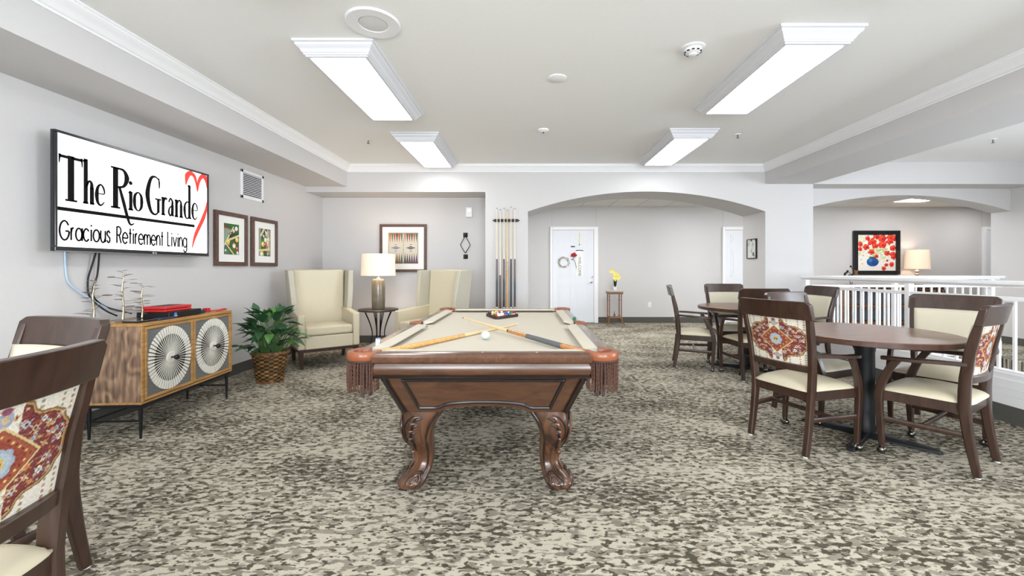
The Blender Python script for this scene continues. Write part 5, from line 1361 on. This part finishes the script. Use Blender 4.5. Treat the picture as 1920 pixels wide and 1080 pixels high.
    fr.hexa([(R1-q, -.165, .345), (R1, -.165, .345), (F1, .215, .345), (F1-q, .215, .345)], [(R1-q, -.165, .408), (R1, -.165, .408), (F1, .215, .408), (F1-q, .215, .408)])
    fr.box(-F1, F1, .20, .225, .345, .408).box(-R1, R1, -.18, -.155, .345, .408)
    fr.build('seat_frame', 'chairwood', t, smooth=0, bevel=.003)
    b = MB(); n = 18; vs = []; fs = []
    def edgef(q): return 1-abs(q)**6
    for side in (0, 1):
        for j in range(n+1):
            for i in range(n+1):
                u, v = -1+2*i/n, -1+2*j/n
                hw = R1+(F1-R1)*(v+1)/2-.002; y = .018+v*.212; x = u*hw
                k = max(0, edgef(u)*edgef(v))**.5
                vs.append((x*(1-.045*abs(v)**8), y-.012*v*abs(u)**8, (.412+.024*k+.032*(1-u*u)*(1-v*v) if side == 0 else .405)))
    m_ = (n+1)**2
    for j in range(n):
        for i in range(n):
            a = j*(n+1)+i; fs += [(a, a+1, a+n+2, a+n+1), (m_+a, m_+a+n+1, m_+a+n+2, m_+a+1)]
    for i in range(n):
        for a, c_ in ((i, i+1), (n*(n+1)+i+1, n*(n+1)+i), ((i+1)*(n+1), i*(n+1)), (i*(n+1)+n, (i+1)*(n+1)+n)): fs.append((c_, a, m_+a, m_+c_))
    b.add(vs, fs).build('seat', 'cream', t, smooth=60)
    return t
# position = midpoint on the floor; (rx, ry) is the midpoint between the rear feet
def seat_at(rx, ry, fx, fy):
    l = math.hypot(fx, fy); fx, fy = fx/l, fy/l
    return (rx+fx*.215, ry+fy*.215, 0), ang(fx, fy)
spots = [((1.69, 2.82), (.93, .37), 'dining armchair with its patterned back turned to the viewer, left of the near round table'),
         ((2.735, 2.475), (-.516, .857), 'dining armchair seen from the side at the right of the near round table'),
         ((3.30, 3.24), (-.84, -.54), 'cream backed armchair against the railing, behind the near round table'),
         ((2.31, 3.66), (.38, -.92), 'armchair mostly hidden behind the near patterned chair'),
         ((3.47, 4.95), (-1, -.04), 'narrow looking cream backed armchair between the railing and the far round table'),
         ((2.71, 5.70), (-.05, -1), 'cream backed armchair on the far side of the far round table'),
         ((2.50, 4.41), (.03, 1), 'armchair showing its back on the near side of the far round table'),
         ((1.84, 5.20), (.95, -.32), 'armchair seen side on at the left of the far round table'),
         ((-1.94, 1.72), (-.27, -.96), 'cream backed armchair standing behind the nearest chair, beside the cabinet'),
         ((-1.255, .985), (-.99, -.137), 'nearest dining armchair, large patterned back at the left edge')]
ch0 = None
for (rx, ry), (fx, fy), lab in spots:
    loc, rz = seat_at(rx, ry, fx, fy)
    if ch0 is None: ch0 = make_chair(lab, loc, rz)
    else: dup(ch0, loc, rz, lab)

# ------------------------------------------------------------ round dining tables
def make_table(label, loc, r=.53):
    t = thing('round_table', label, 'table', loc, -.087, 'round dining tables')
    MB().lathe([(.001, .705), (r-.012, .705), (r, .710), (r, .742), (.001, .742)], 72).build('table_edge', 'tableedge', t)
    MB().lathe([(.001, .7415), (r-.006, .7415), (r-.010, .745), (.001, .745)], 72).build('tabletop', 'tablewood', t)
    MB().lathe([(.06, .03), (.065, .06), (.058, .09), (.058, .60), (.062, .62), (.062, .66), (.13, .66), (.13, .705), (.001, .705)], 28).build('column', 'black', t)
    for a in (0, PI/2):
        for s in (0, PI):
            q = a+s+PI/4
            b = MB().hexa([(.0, -.035, .0), (.40, -.025, .0), (.40, .025, .0), (.0, .035, .0)], [(.0, -.035, .05), (.38, -.02, .022), (.38, .02, .022), (.0, .035, .05)])
            b.xf(Matrix.Rotation(q, 4, 'Z')); b.build('foot', 'black', t, smooth=0, bevel=.004)
    return t
tA = make_table('nearer round wooden table with black pedestal, by the railing', (2.42, 2.985, 0), .52)
dup(tA, (2.62, 5.0, 0), .2, 'farther round wooden table before the arch')

# ------------------------------------------------------------ railing round the stairwell
rl = thing('stair_railing', 'white railing with square balusters beside the dining tables', 'railing', (3.80, 0, 0), 0)
Y0, Y1 = -2.5, 5.72
def cap_rail(b, y0, y1, x=0):
    b.prism([(x-.045, 1.062), (x-.05, 1.07), (x-.05, 1.088), (x-.04, 1.096), (x+.04, 1.096), (x+.05, 1.088), (x+.05, 1.07), (x+.045, 1.062)], lambda u, v, t: (u, t, v), y0, y1)
b = MB(); cap_rail(b, Y0, Y1); b.box(-.028, .028, Y0, Y1, 1.045, 1.0625); b.build('handrail', 'trim', rl, smooth=30)
MB().box(-.022, .022, Y0, Y1, .937, .970).build('sub_rail', 'trim', rl, smooth=0, bevel=.003)
b = MB(); b.box(-.035, .035, Y0, Y1, .372, .395); b.box(-.05, .05, Y0, Y1, .33, .373); b.box(-.058, .058, Y0, Y1, .262, .33); b.box(-.052, .052, Y0, Y1, .258, .262)
b.box(-.066, .058, Y0, Y1, .21, .258); b.box(-.060, .055, Y0, Y1, .205, .21); b.box(-.070, .058, Y0, Y1, .135, .205); b.build('curb', 'trim', rl, smooth=0, bevel=.0)
MB().box(-.074, .058, Y0, Y1, 0, .135).build('carpet_base', 'base', rl, smooth=0)['label'] = 'dark grey carpet base strip'
posts_y = [5.66, 4.145, 2.35, .7, -.95]
for y in posts_y: MB().box(-.026, .026, y-.026, y+.026, .39, 1.05).build('post', 'trim', rl, smooth=0, bevel=.003)
y = 5.044+.11*4; nb = 0
while y > .2:
    if all(abs(y-p) > .075 for p in posts_y):
        MB().box(-.009, .009, y-.009, y+.009, .39, .945).build('baluster', 'trim', rl, smooth=0); nb += 1
    y -= .110
    if 4.05 < y < 4.145: y = 3.25+.11*7
rr_ = thing('stair_railing', 'far white railing across the back of the stairwell, before the poppy painting', 'railing', (0, 5.76, 0), 0)
X0, X1 = 3.93, 6.50
b = MB(); b.prism([(-.045, 1.062), (-.05, 1.07), (-.05, 1.088), (-.04, 1.096), (.04, 1.096), (.05, 1.088), (.05, 1.07), (.045, 1.062)], lambda u, v, t: (t, u, v), X0, X1+.05)
b.box(X0, X1, -.028, .028, 1.045, 1.0625); b.build('handrail', 'trim', rr_, smooth=30)
MB().box(X0, X1+.04, -.022, .022, .937, .970).build('sub_rail', 'trim', rr_, smooth=0)
MB().box(X0, X1, -.05, .05, .0, .20).build('curb', 'trim', rr_, smooth=0)
for x in (X1-.09, 5.08): MB().box(x-.026, x+.026, -.026, .026, .2, 1.05).build('post', 'trim', rr_, smooth=0)
x = 4.404-4*.1075
while x < X1-.16:
    if abs(x-5.08) > .07: MB().box(x-.009, x+.009, -.009, .009, .2, .945).build('baluster', 'trim', rr_, smooth=0)
    x += .1075

# ------------------------------------------------------------ carved console, lamp, sculpture beyond the stair
cn = thing('carved_console', 'long carved wooden console with scrollwork frieze below the poppy painting', 'console', (7.76, 9.0, 0))
HWc = 1.10
MB().box(-HWc, HWc, -.21, .21, .815, .84).build('top', 'carved', cn, smooth=0, bevel=.004)
MB().box(-HWc+.03, HWc-.03, -.17, .19, .70, .815).build('frieze', 'fringedark', cn, smooth=0)
b = MB()
for k in range(16):
    x = -HWc+.12+k*(2*HWc-.24)/15
    b.tube([(x+(.045-.003*j)*math.cos(j*.6), -.175, .757+(.042-.003*j)*math.sin(j*.6)) for j in range(12)], .008, 6)
b.build('scrollwork', 'gold', cn)
for z in (.37, .02): MB().box(-HWc+.03, HWc-.03, -.18, .19, z, z+.05).build('shelf', 'carved', cn, smooth=0, bevel=.004)
MB().box(-HWc+.03, HWc-.03, .19, .21, .02, .815).build('back_panel', 'greyblue', cn, smooth=0)
for x in (-HWc+.04, -HWc+.24, 0, HWc-.24, HWc-.04):
    pr = []; 
    for j in range(15): z = .05+j*.05; pr.append((.028+.014*(j % 2), z))
    MB().lathe([(.001, .0), (.04, 0)]+pr+[(.001, .76)], 12, c=(x, -.17)).build('post', 'carved', cn)
l2_ = thing('table_lamp', 'silver ball lamp with mottled shade beside the poppy painting', 'lamp', (8.42, 9.0, .84))
MB().lathe([(.001, 0), (.10, 0), (.10, .03), (.08, .035), (.001, .035)], 24).build('lamp_foot', 'gold', l2_)
b = MB(); b.lathe([(.001, .035), (.03, .035), (.02, .05), (.02, .36), (.001, .36)], 12)
for z in (.085, .17, .235, .295): b.sphere((0, 0, z), .052 if z < .2 else .042, 20, 12, .75)
b.build('glass_balls', 'bulbglass', l2_)
shade(l2_, .215, .195, .345, .755, 'shade2')
MB().lathe([(.001, .75), (.008, .75), (.008, .80), (.001, .82)], 10).build('finial', 'bulbglass', l2_)
MB().tube([(-.19, 0, .752), (.19, 0, .752)], .004, 6).tube([(0, 0, .35), (0, 0, .752)], .004, 6).build('harp', 'steel', l2_)
bulb((8.42, 9.0, 1.40), 5, l2_)
sc_ = thing('blossom_sculpture', 'black metal branch sculpture with a butterfly on the carved console', 'sculpture', (6.95, 8.95, .84))
MB().lathe([(.001, 0), (.10, 0), (.10, .015), (.001, .018)], 20).build('base', 'black', sc_)
b = MB().tube(cr([(0, 0, .015), (-.01, 0, .12), (.02, 0, .22), (-.07, 0, .30)]), .006, 6).tube(cr([(.02, 0, .2), (.06, 0, .30), (.0, 0, .41)]), .006, 6).tube([(.03, 0, .015), (.04, 0, .07)], .006, 6)
for x, z in ((-.12, .25), (-.13, .22), (-.09, .27), (0, .40), (.06, .32), (-.03, .21), (-.07, .30), (.03, .22)): b.sphere((x, -.01, z), .022, 8, 6)
b.build('branch', 'black', sc_)
b = MB()
for s in (-1, 1): leaf(b, (.10, -.03, .27), (.10+s*.045, -.04, .33), .022, up=(0, 1, 0)); leaf(b, (.10, -.03, .27), (.10+s*.035, -.04, .225), .018, up=(0, 1, 0))
b.tube([(.04, 0, .28), (.10, -.03, .27)], .003, 5)
b.build('butterfly', 'gold', sc_)
